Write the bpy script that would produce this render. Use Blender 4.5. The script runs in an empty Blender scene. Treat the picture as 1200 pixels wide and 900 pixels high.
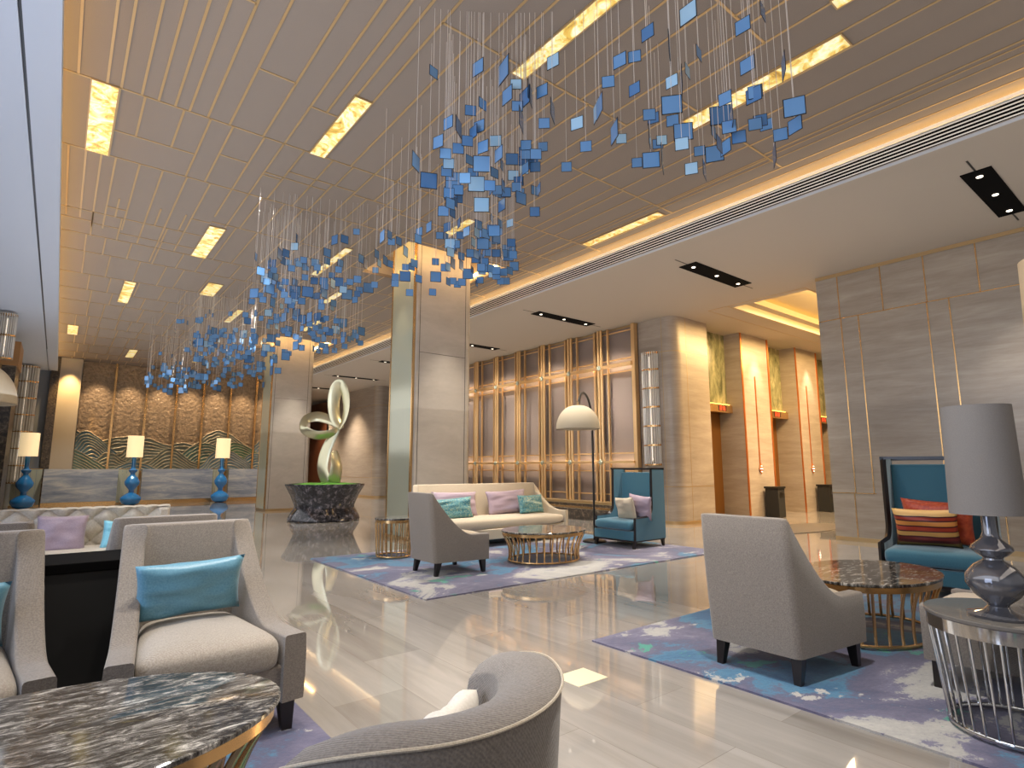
import bpy, math, random
from mathutils import Vector, Matrix
random.seed(7)
PI = math.pi
S = bpy.context.scene
COL = S.collection
# ------------------------------------------------------------------ camera
EYE = 1.25; YAW = math.radians(38.4236); PITCH = math.radians(8.3708)
cd = bpy.data.cameras.new('camera'); cam = bpy.data.objects.new('camera', cd); COL.objects.link(cam)
cam.location = (0, 0, EYE); cam.rotation_euler = (PI/2 + PITCH, 0, -YAW)
cd.sensor_width = 36; cd.lens = 36*666/1200; cd.clip_start = 0.02; cd.clip_end = 200
S.camera = cam
S.view_settings.view_transform = 'Standard'; S.view_settings.look = 'None'
S.view_settings.gamma = 1; S.view_settings.use_curve_mapping = False
S.view_settings.exposure = 0.08
S.cycles.use_denoising = True
S.cycles.max_bounces = 8; S.cycles.diffuse_bounces = 4; S.cycles.glossy_bounces = 4
S.cycles.caustics_reflective = False; S.cycles.caustics_refractive = False
S.cycles.sample_clamp_indirect = 6

def ray(px, py):
    x = px-600; u = 450-py; d = 666.
    F = d*math.cos(PITCH)-u*math.sin(PITCH); U = d*math.sin(PITCH)+u*math.cos(PITCH)
    return (F*math.sin(YAW)+x*math.cos(YAW), F*math.cos(YAW)-x*math.sin(YAW), U)
def at_depth(px, py, dist):          # point at horizontal distance from the viewpoint
    X, Y, U = ray(px, py); h = math.hypot(X, Y)
    return Vector((X/h*dist, Y/h*dist, EYE+U/h*dist))

# ------------------------------------------------------------------ materials
def srgb(h):
    c = [int(h[i:i+2], 16)/255 for i in (0, 2, 4)]
    return tuple((v/12.92 if v <= .04045 else ((v+.055)/1.055)**2.4) for v in c)+(1,)
class NT:
    def __init__(s, name):
        s.m = bpy.data.materials.new(name); s.m.use_nodes = True; s.t = s.m.node_tree; s.n = s.t.nodes; s.l = s.t.links
        s.p = s.n['Principled BSDF']; s.co = None
    def new(s, typ, **kw):
        q = s.n.new(typ)
        for k, v in kw.items():
            if k in q.inputs: q.inputs[k].default_value = v
            else: setattr(q, k, v)
        return q
    def obj(s, scale=(1, 1, 1), rot=(0, 0, 0), world=False):
        c = s.new('ShaderNodeTexCoord')
        mp = s.new('ShaderNodeMapping'); mp.inputs['Scale'].default_value = scale; mp.inputs['Rotation'].default_value = rot
        if world:
            g = s.new('ShaderNodeNewGeometry'); s.l.new(g.outputs['Position'], mp.inputs[0])
        else: s.l.new(c.outputs['Object'], mp.inputs[0])
        return mp.outputs[0]
    def noise(s, vec, scale=5, detail=4, rough=.5, dist=0):
        q = s.new('ShaderNodeTexNoise'); q.inputs['Scale'].default_value = scale; q.inputs['Detail'].default_value = detail
        q.inputs['Roughness'].default_value = rough; q.inputs['Distortion'].default_value = dist
        s.l.new(vec, q.inputs['Vector']); return q.outputs['Fac']
    def ramp(s, fac, stops, interp='LINEAR'):
        q = s.new('ShaderNodeValToRGB'); e = q.color_ramp.elements; q.color_ramp.interpolation = interp
        while len(e) < len(stops): e.new(.5)
        for i, (p, c) in enumerate(stops):
            e[i].position = p; e[i].color = srgb(c) if isinstance(c, str) else c
        s.l.new(fac, q.inputs[0]); return q.outputs[0]
    def mix(s, fac, a, b, mode='MIX'):
        q = s.new('ShaderNodeMix', data_type='RGBA', blend_type=mode)
        for sock, v in ((q.inputs[0], fac), (q.inputs[6], a), (q.inputs[7], b)):
            if hasattr(v, 'is_linked') or hasattr(v, 'links'): s.l.new(v, sock)
            elif isinstance(v, str): sock.default_value = srgb(v)
            else: sock.default_value = v
        return q.outputs[2]
    def bump(s, h, strength=.3, dist=.01):
        b = s.new('ShaderNodeBump'); b.inputs['Strength'].default_value = strength; b.inputs['Distance'].default_value = dist
        s.l.new(h, b.inputs['Height']); s.l.new(b.outputs[0], s.p.inputs['Normal'])
    def set(s, col=None, rough=None, metal=None, **kw):
        if col is not None:
            if isinstance(col, str): s.p.inputs['Base Color'].default_value = srgb(col)
            elif isinstance(col, tuple): s.p.inputs['Base Color'].default_value = col
            else: s.l.new(col, s.p.inputs['Base Color'])
        if rough is not None: s.p.inputs['Roughness'].default_value = rough
        if metal is not None: s.p.inputs['Metallic'].default_value = metal
        for k, v in kw.items(): s.p.inputs[k.replace('_', ' ')].default_value = v
        return s
def simple(name, col, rough=.5, metal=0, **kw): return NT(name).set(col, rough, metal, **kw).m
def glow(name, col, strength, pattern=None):
    t = NT(name); t.set(col, .5); t.p.inputs['Emission Color'].default_value = srgb(col); t.p.inputs['Emission Strength'].default_value = strength
    return t.m
def fabric(name, col, col2, scale=260, rough=.9, sheen=.3, st=.25):
    t = NT(name); v = t.obj(); a = t.noise(v, scale, 2); b = t.noise(v, 6, 3)
    w = t.new('ShaderNodeTexWave', wave_type='BANDS', bands_direction='DIAGONAL'); w.inputs['Scale'].default_value = scale*.35
    w.inputs['Distortion'].default_value = 2; t.l.new(v, w.inputs[0])
    c = t.mix(t.ramp(a, [(.35, '000000'), (.65, 'ffffff')]), col, col2)
    t.set(c, rough); t.p.inputs['Sheen Weight'].default_value = sheen; t.bump(w.outputs['Fac'], st, .0015)
    return t.m
M = {}
M['brass'] = simple('brass', 'dbb078', .24, .9)
M['screenbrass'] = simple('polished champagne brass', 'e8c08a', .3, .72)
M['brass_dark'] = simple('antique brass', 'b99c70', .36, .6)
M['copper'] = simple('copper', 'cf7a3c', .3, .75)
M['chrome'] = simple('chrome', 'c9c6c2', .08, 1)
M['black'] = simple('black lacquer', '14120f', .35)
M['blackmat'] = simple('black board', '131210', .75)
M['jet'] = simple('matt jet black', '060505', .9, 0, **{'Specular_IOR_Level': .1})
M['darkwood'] = simple('dark wood', '1d1512', .3)
M['paint'] = simple('warm white paint', 'aea395', .7)
M['slatpaint'] = simple('ivory vent slats', 'fffaf0', .5)
M['coolpaint'] = simple('white painted beam', 'c4c8cf', .7)
M['taupe'] = fabric('taupe herringbone', '766c62', '8b8176', 170, .9, .3, .5)
M['littaupe'] = fabric('lit taupe herringbone', '958a7d', 'aca193', 170, .9, .3, .5)  # same taupe, lightened in the colour for seats lit from above
M['cream'] = fabric('cream linen', 'b9a88f', 'cbbca4')
M['tuft'] = fabric('tufted cream leather', 'c2b6a4', 'd0c6b6', 60, .55, .1, .1)
M['tealsatin'] = fabric('teal satin', '5a8fa6', '6a9db2', 120, .38, .1, .05)
M['aquasatin'] = fabric('aqua satin', '7fc8dc', '8fd4e4', 120, .38, .1, .05)
M['tealvelvet'] = fabric('teal upholstery', '376a7d', '417789', 200, .8, .4, .15)
M['mauve'] = fabric('mauve satin', 'a28e9b', 'ae9ba6', 120, .45, .1, .05)
M['ivory'] = fabric('ivory cotton', 'd8cfc2', 'e2dace', 120, .7, .1, .05)
M['blueglass'] = simple('blue lacquered glass', '1b74b6', .06, 0, Coat_Weight=1.0)
M['smokeglass'] = simple('smoked grey glass', '64646a', .05, 0.45, Coat_Weight=1.0)
M['shadegrey'] = fabric('grey linen shade', '78736f', '7f7a76', 300, .9, 0, .1)
M['shadelit'] = glow('lit cream shade', 'ffe2b0', .55)
M['shadebeige'] = fabric('beige linen shade', 'd8bd95', 'dfc6a0', 300, .9, 0, .1)
M['domeshade'] = fabric('cream dome shade', 'bfae92', 'c6b69a', 300, .9, 0, .1)
M['bulb'] = glow('warm bulb', 'ffe0b0', 12)
M['spotface'] = glow('downlight lens', 'fff2dd', 3)
M['cove'] = glow('warm cove strip', 'ffd084', 24)
M['cove2'] = glow('amber cove strip', 'ffc85a', 5)
M['backlight'] = glow('warm linear lamp', 'ffdfae', 16)
M['sconcelamp'] = glow('soft sconce lamp', 'fff0d8', 1.2)
def stone(name, c1, c2, c3, scale=(.35, .35, 3), rough=.3, bumpy=0, world=True, det=8):
    t = NT(name); v = t.obj(scale, world=world); a = t.noise(v, 1.6, det, .62, .6); b = t.noise(v, 9, 4, .6, .4)
    c = t.ramp(a, [(.3, c1), (.5, c2), (.7, c3)]); c = t.mix(.25, c, t.ramp(b, [(.3, c1), (.7, c3)]))
    t.set(c, rough); return t.m
M['travertine'] = stone('silver travertine', '8a7d6f', '9a8e80', 'aba091', (.5, .5, 4))
M['travertine2'] = stone('warm travertine', '8f8376', '9f9386', 'aea295', (.5, .5, 4))
M['columnstone'] = stone('column stone', 'a59d93', 'afa79d', 'bab2a8', (.6, .6, 1.5), .45)
def speck(name, c1, c2, scale=18, rough=.12, stretch=(1, 1, 1), c3=None, world=False):
    t = NT(name); v = t.obj(stretch, world=world); a = t.noise(v, scale, 10, .72, .6)
    t.set(t.ramp(a, [(.36, c1), (.52, c2), (.66, c3 or c2)]), rough); return t.m
M['emperador'] = speck('dark emperador marble', '1c1814', '4a4036', 9, .4, (1, 1, 1), '8a7b68')
M['mosaic'] = speck('dark mosaic', '1d1a17', '4a4036', 22, .25, (1, 1, 1), '6b5d4c', True)
M['planterstone'] = speck('polished dark granite', '121318', '34363f', 9, .1, (1, 1, 1), '8a8690')
M['deskstone'] = speck('blue grey veined marble', '7c8494', 'a0a3aa', 1.6, .2, (.5, 1, 3), 'c8c2ba', True)
M['greenmarble'] = speck('green veined marble', '55573f', '8b8a68', 1.3, .25, (3, 3, 1), 'b8b08c', True)
def table_marble():
    t = NT('grey veined table marble'); v = t.obj((1, 1, 1), (0, 0, .5)); mp = t.obj((1.6, 5, 1), (0, 0, .35))
    a = t.noise(mp, 5.5, 14, .8, .7); b = t.noise(v, 2.2, 3, .5)
    c = t.ramp(a, [(.38, '141313'), (.47, '3a3735'), (.54, '77736e'), (.62, 'd2ccc2'), (.7, 'efeae0')])
    c = t.mix(t.ramp(b, [(.45, '000000'), (.7, '777777')]), c, '5e5842')
    t.set(c, .09); return t.m
M['tabletop'] = table_marble()
def floor_mat():
    t = NT('polished plank marble'); g = t.obj((1, 1, 1), (0, 0, PI/2), world=True)
    def brick(sw, sh, off):
        b = t.new('ShaderNodeTexBrick'); b.inputs['Scale'].default_value = 1; b.inputs['Brick Width'].default_value = sw; b.inputs['Row Height'].default_value = sh
        b.inputs['Mortar Size'].default_value = .0018; b.offset = off; b.inputs['Bias'].default_value = 0
        b.inputs['Color1'].default_value = (0, 0, 0, 1); b.inputs['Color2'].default_value = (1, 1, 1, 1); b.inputs['Mortar'].default_value = (.5, .5, .5, 1)
        t.l.new(g, b.inputs['Vector']); return b
    b = brick(1.55, .42, .37)
    vein = t.noise(t.obj((5, .45, 1), (0, 0, 0), world=True), 1.8, 8, .6, .5)
    c = t.ramp(b.outputs['Color'], [(.0, '7d766f'), (.3, '958f88'), (.6, '9f9891'), (1, 'aca59d')])
    c = t.mix(.45, c, t.ramp(vein, [(.3, '817a72'), (.5, '9b958e'), (.7, 'b0a9a1')]))
    c = t.mix(t.mix(1, b.outputs['Fac'], (.5, .5, .5, 1), 'MULTIPLY'), c, '6d6154')
    t.set(c, .045); t.p.inputs['Coat Weight'].default_value = .6; t.p.inputs['Coat Roughness'].default_value = .03
    t.p.inputs['Specular IOR Level'].default_value = .9; return t.m
M['floor'] = floor_mat()
def ceil_mat():
    t = NT('taupe ceiling fabric panels'); a = t.noise(t.obj(world=True), 180, 2); b = t.noise(t.obj(world=True), .8, 2)
    t.set(t.mix(t.ramp(a, [(.35, '000000'), (.65, 'ffffff')]), '7c7066', '897d72'), .75); t.bump(a, .15, .002); return t.m
M['ceil'] = ceil_mat()
def upholstery_wall():
    t = NT('mauve grey fabric wall'); a = t.noise(t.obj(world=True), 120, 2)
    t.set(t.mix(t.ramp(a, [(.35, '000000'), (.65, 'ffffff')]), '857468', '93827a'), .85); return t.m
M['wallfabric'] = upholstery_wall()
M['slatefabric'] = simple('blue grey wallcovering', '7c828c', .8)
def onyx():
    t = NT('backlit onyx'); v = t.obj(world=True); a = t.noise(v, 4.5, 5, .6, 1.6)
    c = t.ramp(a, [(.3, 'a87c2c'), (.42, 'd9b552'), (.5, 'ecd98c'), (.6, 'fff4d0'), (.72, 'c9a040')])
    t.set(c, .3); t.l.new(c, t.p.inputs['Emission Color']); t.p.inputs['Emission Strength'].default_value = .55; return t.m
M['onyx'] = onyx()
def relief_mat():
    t = NT('gilded relief plaster'); g = t.new('ShaderNodeNewGeometry'); sp = t.new('ShaderNodeSeparateXYZ'); t.l.new(g.outputs['Position'], sp.inputs[0])
    v = t.obj(world=True); n1 = t.noise(t.obj((.55, 1, .9), world=True), 1.1, 3, .5)
    add = t.new('ShaderNodeMath', operation='MULTIPLY_ADD'); t.l.new(n1, add.inputs[0]); add.inputs[1].default_value = 3.2; t.l.new(sp.outputs[2], add.inputs[2])
    mask = t.ramp(t_map(t, add.outputs[0], 4.0, 4.18), [(0, '000000'), (1, 'ffffff')])
    w = t.new('ShaderNodeTexWave', wave_type='RINGS', rings_direction='Y'); w.inputs['Scale'].default_value = 1.0; w.inputs['Distortion'].default_value = 9; w.inputs['Detail'].default_value = 1.5; w.inputs['Detail Scale'].default_value = .7
    t.l.new(t.obj((.9, 1, 1.3), world=True), w.inputs[0])
    lines = t.ramp(w.outputs['Fac'], [(0, '5d6a55'), (.35, '6f7a68'), (.55, '8a8b78'), (.8, '7b7f78'), (.93, 'c9b083'), (1, 'd8bf90')])
    hue = t.ramp(t.noise(v, .7, 2), [(.35, '4e6b4c'), (.5, '66756d'), (.65, '8f7d5a')])
    lines = t.mix(.45, lines, hue)
    gold = t.ramp(t.noise(v, 14, 6, .65), [(.3, '7a552f'), (.5, 'a57b4a'), (.7, 'bd9765')])
    t.set(t.mix(mask, lines, gold), .42, .25)
    bh = t.mix(mask, w.outputs['Color'], t.noise(v, 16, 5, .6))
    t.bump(bh, .9, .06); return t.m
def t_map(t, fac, a, b):
    q = t.new('ShaderNodeMapRange'); q.inputs[1].default_value = a; q.inputs[2].default_value = b; t.l.new(fac, q.inputs[0]); return q.outputs[0]
def rug_mat(name, off, rot):
    t = NT(name); c = t.new('ShaderNodeTexCoord'); mp = t.new('ShaderNodeMapping'); mp.inputs['Location'].default_value = off; mp.inputs['Rotation'].default_value = (0, 0, rot); mp.inputs['Scale'].default_value = (.8, 1.1, 1)
    t.l.new(c.outputs['Object'], mp.inputs[0]); v = mp.outputs[0]
    a = t.noise(v, .95, 9, .62, .5); b = t.noise(v, 1.5, 10, .68, .3); d = t.noise(v, 55, 3, .7)
    gm = t.new('ShaderNodeMath', operation='MULTIPLY_ADD'); t.l.new(t.noise(v, 38, 4, .8), gm.inputs[0]); gm.inputs[1].default_value = .11
    sb = t.new('ShaderNodeMath', operation='SUBTRACT'); t.l.new(a, sb.inputs[0]); sb.inputs[1].default_value = .055; t.l.new(sb.outputs[0], gm.inputs[2]); a = gm.outputs[0]
    c1 = t.ramp(a, [(.0, '1c4266'), (.36, '24567c'), (.43, '3f7390'), (.455, '4f5570'), (.47, '50506a'), (.52, '625e74'), (.555, '6f6c82'), (.565, 'a29f9b'), (.64, 'b5b1a9'), (.7, '74718a'), (.8, '484c6a')])
    c2 = t.ramp(b, [(0, '000000'), (.62, '000000'), (.635, 'ffffff'), (1, 'ffffff')])
    c3 = t.mix(c2, c1, '3f8f7c')
    b2 = t.ramp(t.noise(v, 2.1, 11, .72, .2), [(0, 'ffffff'), (.37, 'ffffff'), (.385, '000000'), (1, '000000')])
    c3 = t.mix(b2, c3, 'aeaaa4')
    c4 = t.mix(t.ramp(d, [(.35, '000000'), (.65, '666666')]), c3, '3c3a4c')
    t.set(c4, .95); t.p.inputs['Sheen Weight'].default_value = .2; t.bump(d, .4, .006); return t.m
def stripes():
    t = NT('orange and red striped silk'); c = t.new('ShaderNodeTexCoord'); sp = t.new('ShaderNodeSeparateXYZ'); t.l.new(c.outputs['Object'], sp.inputs[0])
    f = t_map(t, sp.outputs[2], -.17, .17)
    o, r, d, y = 'd98a3e', 'a8381c', '4a1210', 'c9944e'
    st = [(0, '6a5426'), (.1, d), (.18, '6a1d14'), (.26, d), (.3, y), (.42, d), (.45, r), (.56, d), (.6, o), (.72, d), (.76, r), (.84, d), (.88, 'e8b870')]
    t.set(t.ramp(f, st, 'CONSTANT'), .45); return t.m
M['stripes'] = stripes()
M['redsilk'] = fabric('orange red silk', 'a83a1c', 'c2532a', 30, .4, .1, .05)
def tealpattern():
    t = NT('teal patterned silk'); v = t.obj(); a = t.noise(v, 26, 6, .7, 2.5)
    t.set(t.ramp(a, [(.38, '1f5a6e'), (.48, '3f8496'), (.55, '7fa79a'), (.62, 'b9b48c'), (.7, '2f7286')]), .4); return t.m
M['tealpattern'] = tealpattern()
for nm, cl in (('pane', '6a9ace'), ('panedim', '5482b8'), ('panebright', 'a8d2f2')):  # glass tones paint in the brighter and dimmer reflections of the panes
    M[nm] = NT('blue tinted glass '+nm).set(cl, .14, .3, Coat_Weight=.5).m
M['panerim'] = simple('dark glass edge', '060a12', .6)
M['wire'] = simple('steel wire', 'c4bcb4', .5, 0)
M['crystal'] = NT('crystal rods').set('f4f0e8', .15, 0, Transmission_Weight=.25, IOR=1.45).m
M['moss'] = speck('green moss', '2f5a14', '4f8a24', 30, .9)
def sculpt():
    t = NT('brushed champagne metal'); t.set('cfcbae', .28, .85); return t.m
M['sculpt'] = sculpt()
M['glasspanel'] = simple('pale bronze mirror', 'b4b6a2', .14, .25)

# ------------------------------------------------------------------ mesh builder
class MB:
    def __init__(s): s.v = []; s.f = []; s.mi = []
    def add(s, vs, fs, m=0, X=None):
        n = len(s.v)
        s.v += [tuple(X @ Vector(p)) if X else tuple(p) for p in vs]
        s.f += [tuple(i+n for i in f) for f in fs]; s.mi += [m]*len(fs); return s
    def box(s, x0, x1, y0, y1, z0, z1, m=0, X=None):
        vs = [(x, y, z) for z in (z0, z1) for y in (y0, y1) for x in (x0, x1)]
        return s.add(vs, [(0, 2, 3, 1), (4, 5, 7, 6), (0, 1, 5, 4), (2, 6, 7, 3), (0, 4, 6, 2), (1, 3, 7, 5)], m, X)
    def grid(s, fn, nu, nv, cu=False, cv=False, m=0):
        vs = [fn(i/(nu if cu else nu-1), j/(nv if cv else nv-1)) for i in range(nu) for j in range(nv)]
        fs = []
        for i in range(nu if cu else nu-1):
            for j in range(nv if cv else nv-1):
                a = i*nv+j; b = ((i+1) % nu)*nv+j; c = ((i+1) % nu)*nv+(j+1) % nv; d = i*nv+(j+1) % nv
                fs.append((a, b, c, d))
        return s.add(vs, fs, m)
    def tube(s, pts, r, n=8, m=0, closed=False):
        pts = [Vector(p) for p in pts]; R = r if isinstance(r, (list, tuple)) else [r]*len(pts)
        N = len(pts); base = len(s.v); up = Vector((0, 0, 1)); rings = []
        prev = None
        for i, p in enumerate(pts):
            if closed: t = (pts[(i+1) % N]-pts[i-1]).normalized()
            else: t = (pts[min(i+1, N-1)]-pts[max(i-1, 0)]).normalized()
            if prev is None:
                a = Vector((1, 0, 0)) if abs(t.z) > .9 else up
                u = t.cross(a).normalized()
            else: u = (prev-t*prev.dot(t)).normalized()
            prev = u; w = t.cross(u)
            rings.append([p+(u*math.cos(k*2*PI/n)+w*math.sin(k*2*PI/n))*R[i] for k in range(n)])
        vs = [q for rg in rings for q in rg]; fs = []
        for i in range(N if closed else N-1):
            j = (i+1) % N
            for k in range(n): fs.append((i*n+k, i*n+(k+1) % n, j*n+(k+1) % n, j*n+k))
        if not closed: fs.append(tuple(range(n))[::-1]); fs.append(tuple((N-1)*n+k for k in range(n)))
        return s.add(vs, fs, m)
    def lathe(s, prof, n=32, c=(0, 0, 0), m=0, sx=1, sy=1):
        vs = []; fs = []; P = len(prof)
        for k in range(n):
            a = k*2*PI/n
            for r, z in prof: vs.append((c[0]+r*math.cos(a)*sx, c[1]+r*math.sin(a)*sy, c[2]+z))
        for k in range(n):
            j = (k+1) % n
            for i in range(P-1): fs.append((k*P+i, j*P+i, j*P+i+1, k*P+i+1))
        if prof[0][0] > 1e-5: fs.append(tuple(k*P for k in range(n))[::-1])
        if prof[-1][0] > 1e-5: fs.append(tuple(k*P+P-1 for k in range(n)))
        return s.add(vs, fs, m)
    def prism(s, poly, h0, h1, axis='z', m=0, X=None):
        def P(a, b, h): return {'z': (a, b, h), 'x': (h, a, b), 'y': (a, h, b)}[axis]
        n = len(poly); vs = [P(a, b, h0) for a, b in poly]+[P(a, b, h1) for a, b in poly]
        fs = [tuple(range(n))[::-1], tuple(range(n, 2*n))]+[(i, (i+1) % n, n+(i+1) % n, n+i) for i in range(n)]
        return s.add(vs, fs, m, X)
    def build(s, name, mats, parent=None, bevel=0, seg=2, angle=35, sub=0, loc=None):
        me = bpy.data.meshes.new(name); me.from_pydata(s.v, [], s.f)
        if not isinstance(mats, (list, tuple)): mats = [mats]
        for m in mats: me.materials.append(M[m] if isinstance(m, str) else m)
        me.polygons.foreach_set('material_index', s.mi)
        me.polygons.foreach_set('use_smooth', [True]*len(me.polygons))
        import bmesh
        b = bmesh.new(); b.from_mesh(me); bmesh.ops.remove_doubles(b, verts=b.verts, dist=1e-5); bmesh.ops.recalc_face_normals(b, faces=b.faces); b.to_mesh(me); b.free()
        me.set_sharp_from_angle(angle=math.radians(angle))
        o = bpy.data.objects.new(name, me); COL.objects.link(o)
        if parent: o.parent = parent
        if loc: o.location = loc
        if bevel:
            d = o.modifiers.new('bevel', 'BEVEL'); d.width = bevel; d.segments = seg; d.limit_method = 'ANGLE'; d.angle_limit = .6
        if sub:
            d = o.modifiers.new('sub', 'SUBSURF'); d.levels = sub; d.render_levels = sub
        return o
def tag(o, label=None, cat=None, group=None, kind=None):
    if label: o['label'] = label
    if cat: o['category'] = cat
    if group: o['group'] = group
    if kind: o['kind'] = kind
    return o
def thing(name, label, cat, loc=(0, 0, 0), rz=0, group=None, sc=1):
    o = bpy.data.objects.new(name, None); COL.objects.link(o); o.empty_display_size = .1
    o.location = loc; o.rotation_euler = (0, 0, rz); o.scale = (sc, sc, sc)
    return tag(o, label, cat, group)
def struct(o): o['kind'] = 'structure'; return o
def copy_tree(o, parent=None):
    c = o.copy(); COL.objects.link(c)
    if parent: c.parent = parent
    for ch in list(o.children): copy_tree(ch, c)
    return c
def light(kind, loc, power, col='ffd9a8', size=.1, rot=None, target=None, spot=60, blend=.6, size_y=None, spread=None):
    d = bpy.data.lights.new(kind.lower()+'_lamp', kind); d.energy = power; d.color = srgb(col)[:3]
    o = bpy.data.objects.new(kind.lower()+'_lamp', d); COL.objects.link(o); o.location = loc
    if kind == 'AREA':
        d.shape = 'RECTANGLE'; d.size = size; d.size_y = size_y or size
        if spread: d.spread = math.radians(spread)
    else: d.shadow_soft_size = size
    if kind == 'SPOT': d.spot_size = math.radians(spot); d.spot_blend = blend
    if target is not None: o.rotation_euler = (Vector(target)-Vector(loc)).to_track_quat('-Z', 'Y').to_euler()
    elif rot: o.rotation_euler = rot
    return o

H = 5.1; HS = 4.75; XR = 10.83
# ------------------------------------------------------------------ shell
struct(MB().box(-4.5, 22, -5, 34, -.1, 0).build('floor', 'floor'))
# main ceiling with two openings around the columns
cb = MB(); xs = (-1.05, 7.5)
holes = [(4.4, 6.5, 8.4, 10.35), (4.4, 6.5, 17.15, 19.25)]
def cbox(x0, x1, y0, y1): cb.box(x0, x1, y0, y1, H, H+.06)
yy = -4.5
for (a, b, c, d) in holes:
    cbox(xs[0], xs[1], yy, c); cbox(xs[0], a, c, d); cbox(b, xs[1], c, d); yy = d
cbox(xs[0], xs[1], yy, 25.8)
struct(cb.build('ceiling', 'ceil'))
cr = MB()
for (a, b, c, d) in holes:
    cr.box(a-.03, b+.03, c-.03, d+.03, H+.45, H+.5)
    cr.box(a-.03, a, c-.03, d+.03, H+.06, H+.45); cr.box(b, b+.03, c-.03, d+.03, H+.06, H+.45); cr.box(a, b, c-.03, c, H+.06, H+.45); cr.box(a, b, d, d+.03, H+.06, H+.45)
struct(cr.build('trim_1', 'paint'))
ln = MB()
for (a, b, c, d) in holes:
    ln.box(a+.02, a+.05, c+.1, d-.1, H+.1, H+.14); ln.box(b-.05, b-.02, c+.1, d-.1, H+.1, H+.14); ln.box(a+.1, b-.1, c+.02, c+.05, H+.1, H+.14)
struct(ln.build('trim_2', 'cove'))
# brass joint strips in the ceiling
joints = MB()
def jy(x, y0, y1, w=.011): joints.box(x-w, x+w, y0, y1, H-.006, H+.001)
def jx(y, x0, x1, w=.011): joints.box(x0, x1, y-w, y+w, H-.006, H+.001)
jx(6.66, -.3, 7.3); jx(8.28, -.3, 7.3)
for x, y0, y1 in [(-.18, 2, 6.66), (.053, 2, 6.66), (.17, 2, 6.66), (.348, 2, 6.66), (.498, 2, 6.66), (.651, 2, 6.66), (.787, 4.66, 6.66), (.966, 2, 6.66), (1.188, 2, 6.66), (1.55, 2, 6.66), (1.793, 2, 6.66),
                  (1.968, 2, 5.75), (2.112, 2, 5.26), (2.29, 2, 6.66), (.16, 6.66, 8.28), (.74, 6.66, 7.59), (.38, 6.66, 7.59), (1.0, 6.66, 8.28), (1.23, 6.66, 8.28), (1.57, 6.66, 9.4), (1.79, 6.66, 9.75),
                  (-.235, 8.28, 10.7), (-.065, 8.28, 10.7), (.088, 8.28, 11), (.235, 8.28, 11), (.487, 8.28, 10.9), (.743, 8.28, 11.4), (1.02, 8.28, 12.3), (1.3, 8.28, 11.4)]: jy(x, y0, y1)
for y, x0, x1 in [(5.47, 1.19, 1.55), (7.59, .16, 1.0), (4.66, .65, .966), (7.4, 1.23, 1.57), (5.75, 1.8, 2.1), (7.5, 1.79, 2.6), (10.0, .235, .487), (9.7, 1.3, 1.57)]: jx(y, x0, x1)
for x, y0, y1 in [(-.07, 6.66, 8.28), (2.1, 5.26, 6.66)]: jy(x, y0, y1)
def fill(x0, x1, y0, y1, long=2.6, wide=.26):
    # random boards with brass joints between, lengthwise along y
    dx, dy = x1-x0, y1-y0
    if dx > wide*1.9 and (dy < long*1.25 or random.random() < .5):
        t = x0+dx*random.uniform(.35, .65)
        jy(t, y0, y1); fill(x0, t, y0, y1, long, wide); fill(t, x1, y0, y1, long, wide)
    elif dy > long*1.25:
        t = y0+dy*random.uniform(.35, .65)
        jx(t, x0, x1); fill(x0, x1, y0, t, long, wide); fill(x0, x1, t, y1, long, wide)
random.seed(11)
fill(2.29, 7.0, -2, 6.66, 2.4, .25); fill(1.79, 7.0, 6.66, 8.28, 1.2, .25); jx(11.45, -.3, 7.3); fill(1.57, 4.4, 8.28, 11.45, 2.0, .25); fill(4.4, 6.5, 10.35, 11.45, 2, .25); fill(6.5, 7.3, 8.28, 11.45, 2, .25)
fill(-.3, 1.57, 9.6, 11.45, .7, .35)
jx(13.9, -.3, 7.3); jx(16.3, -.3, 7.3); jx(19.25, -.3, 7.3); jx(22.1, -.3, 7.3)
for a, b in ((11.45, 13.9), (13.9, 16.3), (19.25, 22.1), (22.1, 25.7)): fill(-.3, 7.3, a, b, 1.5, .3)
fill(-.3, 4.4, 16.3, 19.25, 1.5, .3)
for x in (6.62, 6.75, 7.02, 7.2): jy(x, -3, 25.7, .008)
struct(joints.build('trim_3', 'brass_dark'))

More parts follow.
